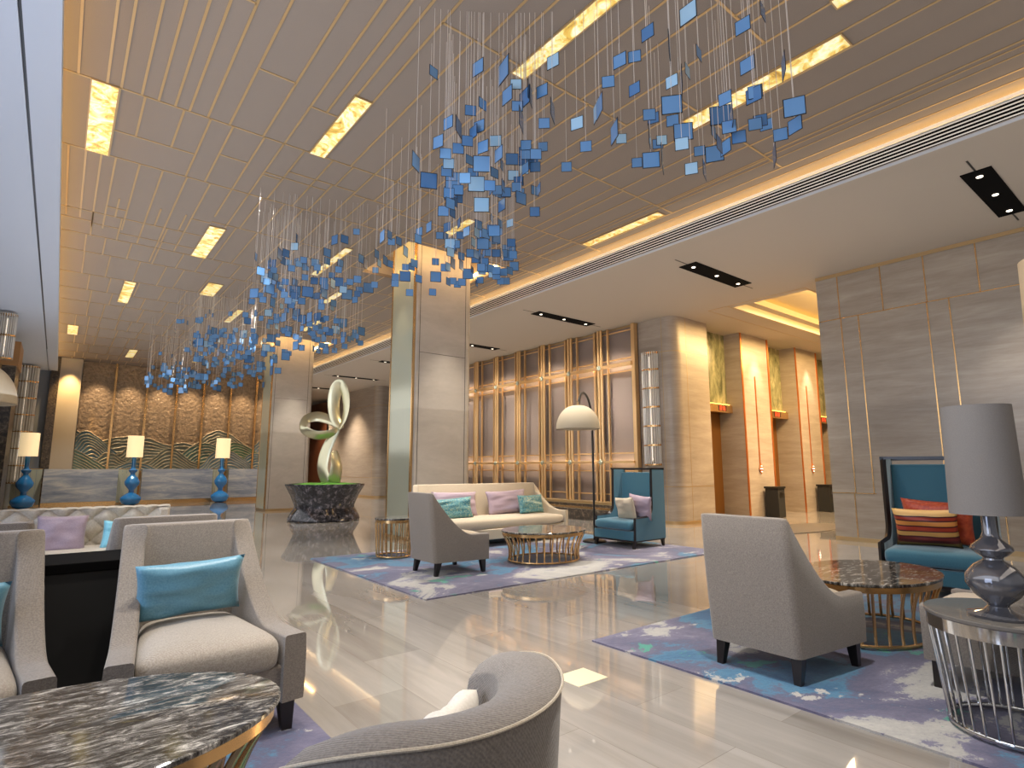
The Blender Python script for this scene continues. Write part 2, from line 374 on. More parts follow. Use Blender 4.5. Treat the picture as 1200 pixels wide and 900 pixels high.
# backlit onyx panels
def onyx_light(x0, x1, y0, y1, label):
    o = thing('ceiling_light', label, 'ceiling light', ((x0+x1)/2, (y0+y1)/2, H), 0, 'onyx ceiling lights')
    w, d = (x1-x0)/2, (y1-y0)/2
    MB().box(-w, w, -d, d, -.012, 0).build('onyx_panel', 'onyx', o)
    f = MB(); t = .012
    f.box(-w-t, -w, -d-t, d+t, -.016, 0); f.box(w, w+t, -d-t, d+t, -.016, 0); f.box(-w, w, -d-t, -d, -.016, 0); f.box(-w, w, d, d+t, -.016, 0)
    f.build('frame', 'brass_dark', o)
OL = [(-.07, .15, 6.66, 8.28, 'backlit onyx ceiling panel nearest the camera by the white beam'),
      (2.1, 2.28, 5.28, 6.66, 'backlit onyx ceiling panel left of the nearest hanging glass tiles'),
      (1.58, 1.81, 9.8, 11.45, 'backlit onyx ceiling panel above the left end of the middle tile cluster'),
      (.77, .96, 13.9, 15.82, 'narrow backlit onyx ceiling panel alone between the beam and the tiles'),
      (2.16, 2.43, 12.95, 13.98, 'short wide backlit onyx ceiling panel where the far tile wires begin'),
      (-.1, .12, 19.25, 20.62, 'small square looking onyx ceiling panel far along the white beam'),
      (1.54, 1.76, 22.15, 23.79, 'small onyx ceiling panel near the top of the gilded relief wall'),
      (3.16, 3.31, 1.6, 3.98, 'long backlit onyx ceiling strip reaching the top edge above the tiles'),
      (5.15, 5.37, 1.76, 3.41, 'longest looking onyx ceiling strip behind the nearest glass tiles'),
      (4.7, 4.82, .2, 1.65, 'onyx ceiling panel cut by the top edge right of centre'),
      (6.8, 6.97, 5.02, 6.61, 'onyx ceiling strip close to the black slotted vent'),
      (3.65, 3.78, 9.33, 11.1, 'onyx ceiling strip behind the middle cluster of glass tiles'),
      (4.52, 4.66, 11.9, 12.9, 'short onyx ceiling strip low behind the middle tile cluster'),
      (5.05, 5.2, 14.4, 16.0, 'onyx ceiling strip just in front of the far column'),
      (3.14, 3.28, 14.8, 16.3, 'onyx ceiling strip among the wires of the far tile cluster'),
      (3.55, 3.7, 21.7, 23.4, 'farthest onyx ceiling strip seen through the far tile cluster'),
      (4.68, 4.82, 7.0, 7.85, 'short onyx ceiling panel beside the near column top')]
for a in OL: onyx_light(*a)

# white beam on the left with black slot, ledge with cove lamp
bm = MB(); bm.box(-1.0, -.53, -4.5, 25.4, 4.6, 4.72); bm.box(-.505, -.27, -4.5, 25.4, 4.6, 4.72); bm.box(-.53, -.505, -4.5, 25.4, 4.66, 4.72)
struct(bm.build('ceiling_left', 'coolpaint'))
struct(MB().box(-.529, -.506, -4.5, 20.9, 4.63, 4.655).build('trim_4', 'black'))
struct(MB().box(-4.4, -1.0, -4.5, 34, 4.6, 4.72).build('ceiling_window_side', 'coolpaint'))
struct(MB().box(-.60, -.56, -3, 25, 4.73, 4.76).build('trim_5', 'cove'))
# lower ceiling on the right with fascia
lc = MB(); lc.box(7.36, 11.4, -4.5, 34, HS, HS+.05); lc.box(11.4, 22, -4.5, 4.9, HS, HS+.05); lc.box(11.4, 22, 6.5, 34, HS, HS+.05)
lc.box(-4.5, 7.36, 25.8, 34, HS, HS+.05)
# tray above the lift lobby, stepped on its far side
lc.box(11.4, 22, 4.85, 6.55, HS+.42, HS+.46)
lc.box(11.35, 11.4, 4.9, 6.5, HS+.05, HS+.42)
lc.box(11.4, 22, 4.85, 4.9, HS+.05, HS+.42)
lc.box(11.4, 22, 6.5, 6.55, HS+.05, HS+.42)
struct(lc.build('ceiling_right', 'paint'))
struct(MB().box(11.42, 22, 6.32, 6.499, HS+.17, HS+.30).build('trim_6', 'paint'))
struct(MB().box(11.5, 22, 6.42, 6.46, HS+.31, HS+.33).build('trim_7', 'cove2'))
light('AREA', (15, 5.0, HS+.2), 150, 'ffcf78', 7, rot=(PI/2, 0, 0), size_y=.25)
tr = MB()
for y in (4.86, 6.54): tr.box(11.2, 22, y-.008, y+.008, HS-.005, HS)
tr.box(11.2, 22, 7.0-.006, 7.0+.006, HS-.004, HS); tr.box(11.2, 11.215, 4.86, 7.0, HS-.004, HS)
struct(tr.build('trim_8', 'brass_dark'))
tr = MB(); tr.box(XR-.02, XR, -4, 4.5, HS-.06, HS-.0); tr.box(XR-.012, XR, 8.7, 19.9, HS-.05, HS)
struct(tr.build('trim_9', 'brass_dark'))
# slotted vent on the fascia
struct(MB().box(7.40, 7.5, -4.5, 25.8, HS+.052, 5.0).build('trim_10', 'jet'))
v = thing('slotted_vent', 'long slotted air vent with black gaps along the ceiling drop', 'vent', (7.34, 10, HS))
for i in range(6):
    z = .055+i*.042
    MB().prism([(0, z), (.008, z), (.010, z+.006), (.008, z+.013), (0, z+.014)], -14, 15.8, 'y').build('slat', 'slatpaint', v)
MB().box(0, .0195, -14, 15.8, -.0, .03).build('lower_rail', 'coolpaint', v)
MB().box(0, .05, -14, 15.8, .276, .30).build('upper_rail', 'slatpaint', v)
struct(MB().box(7.47, 7.49, -3, 25, 5.0, 5.03).build('trim_11', 'cove'))

# right stone wall near
w = MB(); w.box(XR, XR+.25, -4.5, 4.5, 0, HS); w.box(XR+.25, 22, 4.25, 4.5, 0, HS)
struct(w.build('wall_right', 'travertine'))
g = MB()
def gy(z, y0, y1, h=.008): g.box(XR-.006, XR+.002, y0, y1, z-h, z+h)
def gz(y, z0, z1, h=.009): g.box(XR-.006, XR+.002, y-h, y+h, z0, z1)
gy(3.91, -4.4, 4.5); gy(.815, 3.8, 4.5); gy(.815, -4.4, 2.83)
for y in (4.13, 3.44, 2.81, 2.125, 1.3, .5): gz(y, 3.91, 4.7)
gz(4.12, .815, 3.91); gz(3.835, .815, 3.91); gz(2.82, .815, 3.91); gz(2.525, .815, 3.91); gz(1.2, .815, 3.91); gz(.9, .815, 3.91)
gz(4.14, 0, .815); gz(2.15, 0, .815); gz(3.1, 0, .3)
struct(g.build('trim_12', 'brass'))
struct(MB().box(XR-.012, XR, -4.4, 4.5, 0, .07).build('baseboard_right', 'brass_dark'))

# lift lobby wall (faces the camera side)
YW = 7.7
w = MB()
for a, b in ((13.7, 15.13), (16.7, 18.1), (19.7, 22)): w.box(a, b, YW, 8.5, 0, HS)
w.box(12.2, 22, 8.45, 8.55, 0, HS)
struct(w.build('wall_lobby', 'travertine2'))
struct(MB().box(21.9, 22, 4.5, 8.5, 0, HS).build('wall_lobby_end', 'travertine2'))
g = MB()
for x in (13.73, 15.10, 16.73, 18.07): g.box(x-.03, x+.03, YW-.02, YW, 0, HS)
for x in (14.35, 17.3): g.box(x-.02, x+.02, YW-.015, YW, 1.15, 3.65)
struct(g.build('trim_13', 'copper'))
for i, x0 in enumerate((12.3, 15.13, 18.1)):
    x1 = (13.7, 16.7, 19.7)[i]
    d = struct(MB().box(x0, x1, 8.38, 8.45, 0, 2.65).build('door_%d' % (i+1), simple('gold lift door', 'a8763c', .3, .8) if i == 0 else bpy.data.materials['gold lift door']))
    MB().box((x0+x1)/2-.005, (x0+x1)/2+.005, 8.372, 8.38, 0, 2.65).build('door_seam', 'black', d)
    struct(MB().box(x0, x1, 8.15, 8.4, 2.9, HS).build('wall_over_door_%d' % (i+1), 'greenmarble'))
    ib = thing('floor_indicator', ['gold floor indicator box with dark digits over the nearer lift', 'gold floor indicator box with dark digits over the second lift', 'gold floor indicator box over the farthest lift'][i], 'indicator', (x0, 8.0, 2.65), 0, 'lift floor indicators')
    MB().box(0, x1-x0, 0, .4, 0, .2).build('housing', 'brass', ib)
    MB().box(.75, 1.1, -.006, 0, .04, .17).build('screen', 'black', ib)
    seg = glow('red digits', 'ff5a30', 1.2) if i == 0 else bpy.data.materials['red digits']
    q = MB()
    for xx in (.80, .95):
        q.box(xx, xx+.012, -.012, -.006, .055, .155); q.box(xx+.07, xx+.082, -.012, -.006, .055, .155)
        for zz in (.055, .1, .145): q.box(xx, xx+.082, -.012, -.006, zz, zz+.01)
    q.build('digits', seg, ib)
    struct(MB().box(x0+.05, x1-.05, 8.05, 8.1, 2.855, 2.875).build('trim_%d' % (14+i), 'cove2'))
for x, lb in ((14.55, 'dark square lobby bin standing nearer, between the two lift doors'), (17.5, 'dark square lobby bin farther back beside the stone wall edge')):
    b = thing('waste_bin', lb, 'bin', (x, 7.45, 0), 0, 'lobby bins')
    MB().box(-.17, .17, -.17, .17, 0, .72).build('body', 'blackmat', b, .01)
    MB().box(-.19, .19, -.19, .19, .72, .77).build('top', 'black', b, .005)
    MB().box(-.1, .1, -.175, -.168, .5, .62).build('opening', 'black', b)
for x, lb in ((14.35, 'diamond shaped lift call button plate on the nearer copper strip'), (17.3, 'diamond shaped lift call button plate on the farther copper strip')):
    b = thing('call_button', lb, 'button', (x, YW-.02, 1.22), 0, 'lift call buttons')
    MB().prism([(0, -.14), (.08, 0), (0, .14), (-.08, 0)], -.015, 0, 'y').build('plate', 'copper', b)
    q = MB()
    for dz in (-.07, 0, .07): q.lathe([(0, -.01), (.018, -.01), (.018, .01), (0, .01)], 10, (0, -.02, dz))
    for dx in (-.035, .035): q.lathe([(0, -.01), (.014, -.01), (.014, .01), (0, .01)], 10, (dx, -.02, 0))
    q.build('lit_button', 'spotface', b)

# rounded stone pillar with sconce
def rpoly(x0, x1, y0, y1, r, corners, n=10):
    P = []
    for (cx, cy, a0, key) in ((x0, y0, PI, 'a'), (x1, y0, 1.5*PI, 'b'), (x1, y1, 0, 'c'), (x0, y1, .5*PI, 'd')):
        if key in corners:
            ox = cx+r if cx == x0 else cx-r; oy = cy+r if cy == y0 else cy-r
            P += [(ox+r*math.cos(a0+t/n*PI/2), oy+r*math.sin(a0+t/n*PI/2)) for t in range(n+1)]
        else: P.append((cx, cy))
    return P
def pillar(label, x0, x1, y0, y1, mat, r=.3, group=None):
    o = thing('stone_pillar', label, 'pillar', ((x0+x1)/2, (y0+y1)/2, 0), 0, group); cx, cy = (x0+x1)/2, (y0+y1)/2
    P = [(a-cx, b-cy) for a, b in rpoly(x0, x1, y0, y1, r, 'a')]
    MB().prism(P, 0.07, HS).build('shaft', mat, o, angle=25)
    Q = [(a-cx, b-cy) for a, b in rpoly(x0-.012, x1, y0-.012, y1, r, 'a')]
    MB().prism(Q, 0, .07).build('base', 'brass_dark', o)
    for z in (3.92, .82): MB().prism([(a*1.0, b) for a, b in [(p-cx, q-cy) for p, q in rpoly(x0-.003, x1, y0-.003, y1, r, 'a')]], z, z+.014).build('joint', 'brass_dark', o)
    q = MB(); q.box(x0-cx+.48, x0-cx+.49, y0-cy-.003, y0-cy, .07, HS); q.box(x0-cx-.003, x0-cx, y0-cy+.32, y0-cy+.33, .07, HS)
    q.build('vertical_joint', 'brass_dark', o)
    return o
pillar('rounded corner stone pillar with crystal sconce beside the lift lobby', XR, 12.2, YW, 8.7, 'travertine2')
pillar('rounded corner stone pillar far behind the green based sculpture', 10.5, 12.5, 22.5, 28, 'travertine2')
def sconce(label, loc, rz, h, w, nt, lit=True, group='crystal wall sconces'):
    o = thing('crystal_sconce', label, 'wall lamp', loc, rz, group)      # front towards -Y
    MB().box(-w/2, w/2, -.02, 0, 0, h).build('backplate', 'columnstone', o)
    th = h/nt
    for i in range(nt+1):
        z = min(i*th, h-.05)
        MB().prism([(w/2*math.cos(PI+t*PI/10), w*.38*math.sin(PI+t*PI/10)-.02) for t in range(11)], z, z+.045).build('brass_band', 'brass', o)
    for i in range(nt):
        q = MB()
        for t in range(13):
            a = PI+t*PI/12
            q.tube([(w/2*.93*math.cos(a), w*.36*math.sin(a)-.03, i*th+.03), (w/2*.93*math.cos(a), w*.36*math.sin(a)-.03, (i+1)*th-.0)], w*.028, 6)
        q.build('crystal_rods', 'crystal', o)
    MB().tube([(0, -.06, .1), (0, -.06, h-.1)], .012, 8).build('lamp_tube', 'sconcelamp', o)
    return o
sconce('tall crystal rod sconce with brass bands on the pillar beside the brass screen', (XR, 8.35, 1.3), -PI/2, 2.65, .45, 6)
# ------------------------------------------------------------------ brass screen wall
struct(MB().box(XR+.02, XR+.2, 8.7, 20, 0, HS).build('wall_screen', 'wallfabric'))
sc = thing('brass_screen', 'tall gleaming brass lattice screen wall behind the curved sofa', 'screen', (XR, 14, 0))
y = 9.84-14; cen = []
while y < 5.7: cen.append(y); y += 1.1
for c in cen:
    for d, wd, xo in ((-.24, .022, -.10), (.2, .022, -.10), (.29, .012, -.04)):
        MB().box(xo-.03, xo+.03, c+d-wd, c+d+wd, .42, HS-.01).build('post', 'screenbrass', sc, .006)
    for d in (-.055, .045): MB().tube([(-.15, c+d, .42), (-.15, c+d, HS-.01)], .038, 14).build('round_post', 'screenbrass', sc)
MB().box(-.14, .0, -5.28, -5.18, .42, HS-.01).build('frame_post', 'screenbrass', sc)
for z, hh, xo in ((4.62, .015, -.06), (3.92, .015, -.08), (3.76, .045, -.165), (3.6, .015, -.08), (1.6, .015, -.08), (1.385, .03, -.165), (1.17, .015, -.08), (.6, .015, -.08)):
    MB().box(xo-.02, xo+.02, -5.2, 6, z-hh, z+hh).build('rail', 'screenbrass', sc, .004)
for c in cen:
    for z in (3.76, 1.385):
        MB().lathe([(0, -.03), (.05, -.02), (.065, 0), (.05, .02), (0, .03)], 14, (0, 0, 0)).build('rosette', 'glasspanel', sc, loc=(-.2, c, z)).rotation_euler = (0, PI/2, 0)
for z in (3.76, 1.385): MB().box(-.14, -.125, -5.15, 6, z-.02, z+.02).build('lamp_strip', 'backlight', sc)
pl = thing('marble_plinth', 'low dark marble plinth running under the brass screen', 'plinth', (10.45, 14, 0))
MB().box(-.35, .38, -5.3, 6, 0, .26).build('body', 'emperador', pl, .01)
MB().box(-.3, .38, -5.3, 6, .26, .3).build('brass_edge', 'brass', pl)
MB().box(-.1, .38, -5.3, 6, .3, .36).build('step', 'emperador', pl)
MB().box(-.05, .38, -5.3, 6, .36, .42).build('upper_edge', 'brass_dark', pl)

# far openings right of the reception
struct(MB().box(8.2, 22, 33.5, 33.7, 0, HS).build('wall_far', 'columnstone'))
w = MB(); w.box(8.2, 8.5, 25.8, 33.5, 0, HS)
struct(w.build('wall_passage', 'travertine2'))
struct(MB().box(10.5, 10.9, 30.6, 33.5, 0, HS).build('wall_passage_right', 'columnstone'))
tag(MB().box(10.46, 10.5, 28.2, 30.5, 0, HS-.2).build('wood_panel', simple('reddish brown wood', '5a3420', .35)), 'reddish brown wood panelling in the passage beside the reception', 'wall panel')

# ------------------------------------------------------------------ columns
def column(y0, label):
    o = thing('stone_column', label, 'column', (5.45, y0+.5, 0), 0, 'square lobby columns'); hx, hy = .6, .52
    P = rpoly(-hx, hx, -hy, hy, .14, 'b')
    MB().prism(P, .06, H+.45).build('shaft', 'columnstone', o, angle=25)
    MB().box(-hx-.01, hx+.01, -hy-.01, hy+.01, 0, .06).build('base', 'brass_dark', o)
    MB().box(-hx-.03, -hx, -hy+.09, hy-.09, .06, H+.44).build('mirror_panel', 'glasspanel', o)
    for yy in (-hy+.08, hy-.1): MB().box(-hx-.04, -hx, yy-.02, yy+.02, .06, H+.44).build('brass_trim', 'brass', o)
    q = MB(); q.box(-hx+.05, -hx+.058, -hy-.003, -hy, .06, H+.4); q.box(hx-.17, hx-.162, -hy-.003, -hy, .06, H+.4)
    q.box(-hx+.05, hx-.16, -hy-.003, -hy, 3.3, 3.306)
    q.build('joint', 'darkwood', o)
    return o
column(8.87, 'square stone column rising behind the curved sofa')
column(17.6, 'square stone column farther back, left of the metal sculpture')

# ------------------------------------------------------------------ back wall & reception
def relief():
    import mathutils.noise as mn
    rnd = random.Random(3)
    hills = []
    for k in range(34):
        x0 = .2+8.2*((k*.618) % 1); b0 = 3.15-k*.085
        hills.append((x0, b0-1.2+rnd.uniform(-.1, .25), rnd.uniform(.5, 1.05), rnd.uniform(.55, 1.2), rnd.choice([(.17, .27, .21), (.22, .31, .34), (.12, .26, .14), (.24, .26, .2), (.15, .26, .3), (.28, .31, .24)])))
    hills = hills[::-1]
    q = MB(); W0, W1 = .45, 8.2; nx, nz = 420, 250; colr = []
    def fn(i, j):
        x = W0+(W1-W0)*i; z = 1.0+j*4.15
        wob = .12*mn.noise((x*1.3, z*1.1, 0))+.04*mn.noise((x*4, z*4, 3))
        for (hx, hb, hh, hw, c) in hills:
            top = hb+hh*math.exp(-((x-hx+.25*(z-hb))/hw)**2)*1.0+wob
            if z < top:
                f = ((top-z)/.115) % 1.0
                line = 1 if f < .24 else 0
                k = .8+.35*mn.noise((x*3, z*3, 1))
                colr.append((.52, .42, .27) if line else tuple(v*k for v in c))
                return (x, 25.76-.02-(.035*math.sin(f/.24*PI) if line else 0), z)
        n1 = mn.noise((x*9, z*9, 0)); n2 = mn.noise((x*21, z*21, 2))
        k = .85+.3*n1+.25*n2
        colr.append((.34*k, .235*k, .14*k))
        return (x, 25.76-.014*n1-.014*n2, z)
    q.grid(fn, nx, nz)
    me = bpy.data.meshes.new('wall_back'); me.from_pydata(q.v, [], q.f); me.polygons.foreach_set('use_smooth', [True]*len(me.polygons))
    ca = me.color_attributes.new('plaster', 'FLOAT_COLOR', 'POINT')
    ca.data.foreach_set('color', [v for c in colr for v in (c[0], c[1], c[2], 1)])
    t = NT('gilded relief plaster'); at = t.new('ShaderNodeAttribute', attribute_name='plaster'); t.set(at.outputs['Color'], .45, .15)
    me.materials.append(t.m)
    o = bpy.data.objects.new('wall_back', me); COL.objects.link(o); return o
struct(relief())
struct(MB().box(-1.2, 8.2, 25.85, 26, 0, H+.5).build('wall_back_core', 'columnstone'))
for i, x in enumerate((1.45, 2.47, 3.47, 4.42, 5.42, 6.42, 7.42)):
    b = MB().box(x-.035, x+.035, 25.62, 25.85, 0, H).build('trim_%d' % (20+i), 'brass'); struct(b)
struct(MB().box(-.2, .42, 25.3, 25.8, 0, H).build('trim_30', 'paint'))
struct(MB().box(-.44, -.2, 25.25, 25.8, 0, H).build('trim_31', 'mosaic'))
struct(MB().box(-1.3, -.44, 25.38, 25.8, 0, 4.6).build('wall_back_left', 'slatefabric'))
desks = [(-.3, 1.68, 'leftmost blue grey marble reception desk below the gilded relief'), (2.37, 4.6, 'middle blue grey marble reception desk between two blue floor lamps'), (5.15, 7.2, 'marble reception desk partly hidden by the far column')]
for x0, x1, lb in desks:
    o = thing('reception_desk', lb, 'reception desk', ((x0+x1)/2, 23.8, 0), 0, 'reception desks'); w = (x1-x0)/2
    MB().box(-w, w, 0, .1, .13, 1.15).build('front_panel', 'deskstone', o, .005)
    MB().box(-w, w, 0, .7, 1.15, 1.2).build('counter_top', 'deskstone', o, .005)
    MB().box(-w+.03, w-.03, .1, .65, .13, 1.15).build('body', 'brass_dark', o)
    MB().box(-w, w, .02, .6, 0, .13).build('plinth', 'brass', o)
for x0, x1, lb in ((1.72, 2.33, 'pale gold glass divider behind the middle blue lamp'), (4.64, 5.1, 'pale gold glass divider behind the right blue lamp'), (-1.1, -.34, 'pale gold fluted divider behind the left blue lamp')):
    o = thing('glass_divider', lb, 'divider', ((x0+x1)/2, 24.4, 0), 0, 'dividers between the desks'); w = (x1-x0)/2
    for k in range(5):
        xx = -w+(2*w)*(k+.5)/5
        MB().box(xx-w/5+.006, xx+w/5-.006, 0, .04, 0, 1.2).build('fin', 'glasspanel', o)
    MB().box(-w, w, -.02, .06, 0, .05).build('foot_rail', 'brass', o)
    MB().box(-w, w, -.01, .05, 1.2, 1.22).build('top_rail', 'brass', o)
# tall blue lamps
def blue_lamp(x, y, label, s=1.0):
    o = thing('floor_lamp', label, 'lamp', (x, y, 0), 0, 'blue glass floor lamps', s)
    prof = [(0, 0), (.16, 0), (.3, .06), (.37, .19), (.36, .26), (.22, .36), (.1, .42), (.09, .5), (.14, .56), (.25, .68), (.265, .78), (.18, .92), (.09, 1.0), (.08, 1.06), (.14, 1.12), (.16, 1.17), (.08, 1.22), (.07, 1.3), (.085, 1.6), (.075, 1.62), (0, 1.62)]
    MB().lathe([(r*.84, z) for r, z in prof], 36).build('glass_body', 'blueglass', o, angle=50)
    MB().tube([(0, 0, 1.6), (0, 0, 1.95)], .015, 8).build('stem', 'brass', o)
    q = MB(); R = .235
    q.lathe([(R*1.02, 1.6), (R, 2.32), (R*.98, 2.32), (R*1.0, 1.6), (R*1.02, 1.6)], 36)
    q.build('lamp_shade', 'shadelit', o, angle=50)
    return o
blue_lamp(-.72, 23.25, 'tall blue glass floor lamp with lit cream shade at far left by the crystal sconce')
blue_lamp(2.05, 23.25, 'tall blue glass floor lamp with lit shade between the left and middle desks')
blue_lamp(4.78, 23.25, 'tall blue glass floor lamp with lit shade nearest the far column')

# left wall, dark marble pilaster, sconces
struct(MB().box(-1.6, -1.3, 10.5, 25.5, 0, 4.6).build('wall_left', 'slatefabric'))
pp = thing('dark_pilaster', 'dark marble pilaster on the far left wall behind the dome lamp', 'pilaster', (-1.15, 19.0, 0))
MB().box(-.16, .16, -.8, .8, 0, 4.15).build('shaft', 'emperador', pp)
MB().box(-.17, .2, -.85, .5, 3.7, 4.3).build('wood_cap', simple('honey wood veneer', 'a87a48', .4), pp)
MB().box(-.16, -.1, -.88, -.8, 0, 3.7).build('brass_frame', 'brass', pp)
sconce('tall crystal rod sconce with brass bands at far left beside the blue lamp', (-1.02, 24.3, .75), 0, 3.8, .62, 7)
sconce('crystal rod sconce cut by the left edge above the wooden pelmet', (-1.12, 16.2, 3.55), 0, 1.0, .34, 2)

# ------------------------------------------------------------------ downlight bars in the lower ceiling
bars = [(8.26, 10.1, 1.38, 1.68, 'black three lamp downlight panel nearest, at the right edge'), (8.28, 10.1, 5.36, 5.7, 'black three lamp downlight panel left of the lift lobby'),
        (8.23, 10.05, 9.38, 9.68, 'black three lamp downlight panel above the brass screen'), (8.2, 10.0, 13.18, 13.45, 'black downlight panel just right of the near column'),
        (8.1, 9.95, 17.1, 17.4, 'black downlight panel seen between the near column and vent'), (8.0, 9.85, 21.0, 21.25, 'thin looking black downlight panel above the sculpture'), (8.0, 9.6, 24.8, 25.05, 'farthest black downlight panel beside the far column')]
for x0, x1, y0, y1, lb in bars:
    o = thing('downlight_panel', lb, 'downlight', ((x0+x1)/2, (y0+y1)/2, HS), 0, 'black downlight panels'); w, d = (x1-x0)/2, (y1-y0)/2
    MB().box(-w, w, -d, d, -.012, 0).build('panel', 'jet', o)
    MB().box(-w-.35, w+.35, -.01, .01, -.004, 0).build('slot', 'black', o)
    for dx in (-w*.8, 0, w*.8):
        MB().lathe([(0, 0), (.032, 0), (.035, .006), (0, .008)], 16, (0, 0, -.02)).build('lamp', 'spotface', o, loc=(dx, 0, 0))
    for dx in (-w*.8, w*.8): light('SPOT', ((x0+x1)/2+dx, (y0+y1)/2, HS-.05), 520 if y0 > 5 else 260, 'fff8ee', .05, target=((x0+x1)/2+dx, (y0+y1)/2, 0), spot=75, blend=.8)

# ------------------------------------------------------------------ rugs
def rug(x0, x1, y0, y1, label, mat):
    cx, cy = (x0+x1)/2, (y0+y1)/2
    o = MB().box(x0-cx, x1-cx, y0-cy, y1-cy, 0, .012, 0).build('area_rug', mat, None); o.location = (cx, cy, 0)
    tag(o, label, 'rug', 'abstract blue and mauve rugs')
rug(2.86, 7.95, 4.93, 8.08, 'abstract blue, mauve and white rug under the curved sofa group', rug_mat('rug weave a', (3, 1, 0), .3))
rug(3.16, 8.5, -2.5, 3.05, 'abstract blue, mauve and teal rug under the right hand seating', rug_mat('rug weave b', (7.3, 2.2, 0), 1.1))
rug(-2.2, 1.11, -.6, 3.55, 'abstract mauve rug corner under the near left oval table', rug_mat('rug weave c', (4.2, 5, 0), .9))
tag(MB().box(2.47, 2.715, 2.495, 2.70, 0, .003).build('floor_patch', simple('cream floor patch', 'ece0bc', .3)), 'small square cream patch on the open marble floor', 'floor patch')  # pale square of colour lying on the floor

# ------------------------------------------------------------------ upholstery helpers (front = +Y local)
def pillow_mesh(w, h, t, seed=0, wr=.02):
    import mathutils.noise as mn
    q = MB()
    def side(sg):
        def fn(i, j):
            u, v = i*2-1, j*2-1
            e = max(0, (1-u**4))**.5*max(0, (1-v**4))**.5
            pin = 1-.07*(1-abs(u)**2)*abs(v)**2; pin2 = 1-.07*(1-abs(v)**2)*abs(u)**2
            n = mn.noise((u*1.6+seed, v*2.4, seed*1.7))*wr+mn.noise((u*1.3+seed*3, v*6, sg))*wr*.8
            return (u*w/2*pin2, sg*(t/2*e+n*e), v*h/2*pin)
        q.grid(fn, 21, 17)
    side(1); side(-1); return q
def pillow(label, w, h, t, mat, loc, rz, tilt=.2, seed=0, roll=0, group=None, name='throw_pillow'):
    o = pillow_mesh(w, h, t, seed).build(name, mat, angle=120)
    o.location = loc; o.rotation_euler = (tilt, roll, rz)
    return tag(o, label, 'pillow', group)
def softbox(q, x0, x1, y0, y1, z0, z1, e=.25, dome=.02, bul=0):
    # rounded cushion with a crowned top, closed surface
    nu, nv = 33, 17
    cx, cy, cz = (x0+x1)/2, (y0+y1)/2, (z0+z1)/2; a, b, c = (x1-x0)/2, (y1-y0)/2, (z1-z0)/2
    sg = lambda t, p: math.copysign(abs(t)**p, t)
    def fn(i, j):
        th = i*2*PI; ph = (j-.5)*PI
        r = abs(math.cos(ph))**.28; x = sg(math.cos(th), e)*r; y = sg(math.sin(th), e)*r; z = sg(math.sin(ph), .55)
        zz = c*z+(dome*(1-x*x)*(1-y*y) if z > 0 else 0)
        yy = b*y+(bul*(1-x*x) if y > 0 else 0)
        return (cx+a*x, cy+yy, cz+zz)
    q.grid(fn, nu, nv, cu=True)
    return q
def leg_mb(x, y, h=.15, t=.032, b=.02, dx=0, dy=0):
    q = MB(); vs = [(x+sx*t, y+sy*t, h) for sy in (-1, 1) for sx in (-1, 1)]+[(x+dx+sx*b, y+dy+sy*b, 0) for sy in (-1, 1) for sx in (-1, 1)]
    return q.add(vs, [(0, 1, 3, 2), (4, 6, 7, 5), (0, 4, 5, 1), (2, 3, 7, 6), (0, 2, 6, 4), (1, 5, 7, 3)])
def ushell(wb, wf, yb, yf, t, hfun, rake, z0=.15, rc=.1, n=70, bulge=.02):
    """upholstered U shaped wall, open towards +Y"""
    pts = []
    def seg(a, b, k): return [(a[0]+(b[0]-a[0])*i/k, a[1]+(b[1]-a[1])*i/k) for i in range(k)]
    R = (wf, yf); A = (wb+.0, yb+rc); 
    pts += seg(R, A, 26)
    for i in range(7):
        a = i/7*PI/2; pts.append((wb-rc+rc*math.cos(a), yb+rc-rc*math.sin(a)))
    pts += seg((wb-rc, yb), (-wb+rc, yb), 14)
    for i in range(7):
        a = PI/2+i/7*PI/2; pts.append((-wb+rc+rc*math.cos(a), yb+rc-rc*math.sin(a)))
    pts += seg((-wb, yb+rc), (-wf, yf), 26)+[(-wf, yf)]
    N = len(pts); rings = []
    dx, dy = wf-wb, yf-(yb+rc); L = math.hypot(dx, dy)
    for i, (x, y) in enumerate(pts):
        sg = 1 if x > 0 else -1
        ix = x-sg*t*dy/L; iy = y+t*dx/L
        lim = wb-t+max(0, (y-yb))*dx/dy*.9
        if abs(x) <= wb-rc: ix, iy = max(-(wb-t), min(wb-t, x*(wb-t)/(wb-rc))), yb+t
        elif y < yb+rc+1e-6: ix, iy = sg*(wb-t), yb+t
        iy = max(iy, yb+t)
        u = min(1, max(0, (y-yb)/(yf-yb))); h = hfun(u)
        ring = []
        rr = .012
        for (o_, z_) in ((0, z0), (-.004, z0+(h-z0)*.33), (-.004, z0+(h-z0)*.7), (0, h-rr), (.004, h-.003), (.013, h), (t-.013, h), (t-.004, h-.003), (t, h-rr), (t, z0+(h-z0)*.5), (t, z0)):
            f = o_/t; sh = rake*(z_/.93)*(1-u)**1.2
            ring.append((x+(ix-x)*f, y+(iy-y)*f-sh, z_))
        rings.append(ring)
    K = len(rings[0]); q = MB(); vs = [p for r in rings for p in r]; fs = []
    for i in range(N-1):
        for k in range(K): fs.append((i*K+k, i*K+(k+1) % K, (i+1)*K+(k+1) % K, (i+1)*K+k))
    fs.append(tuple(range(K))); fs.append(tuple((N-1)*K+k for k in range(K)))
    return q.add(vs, fs)
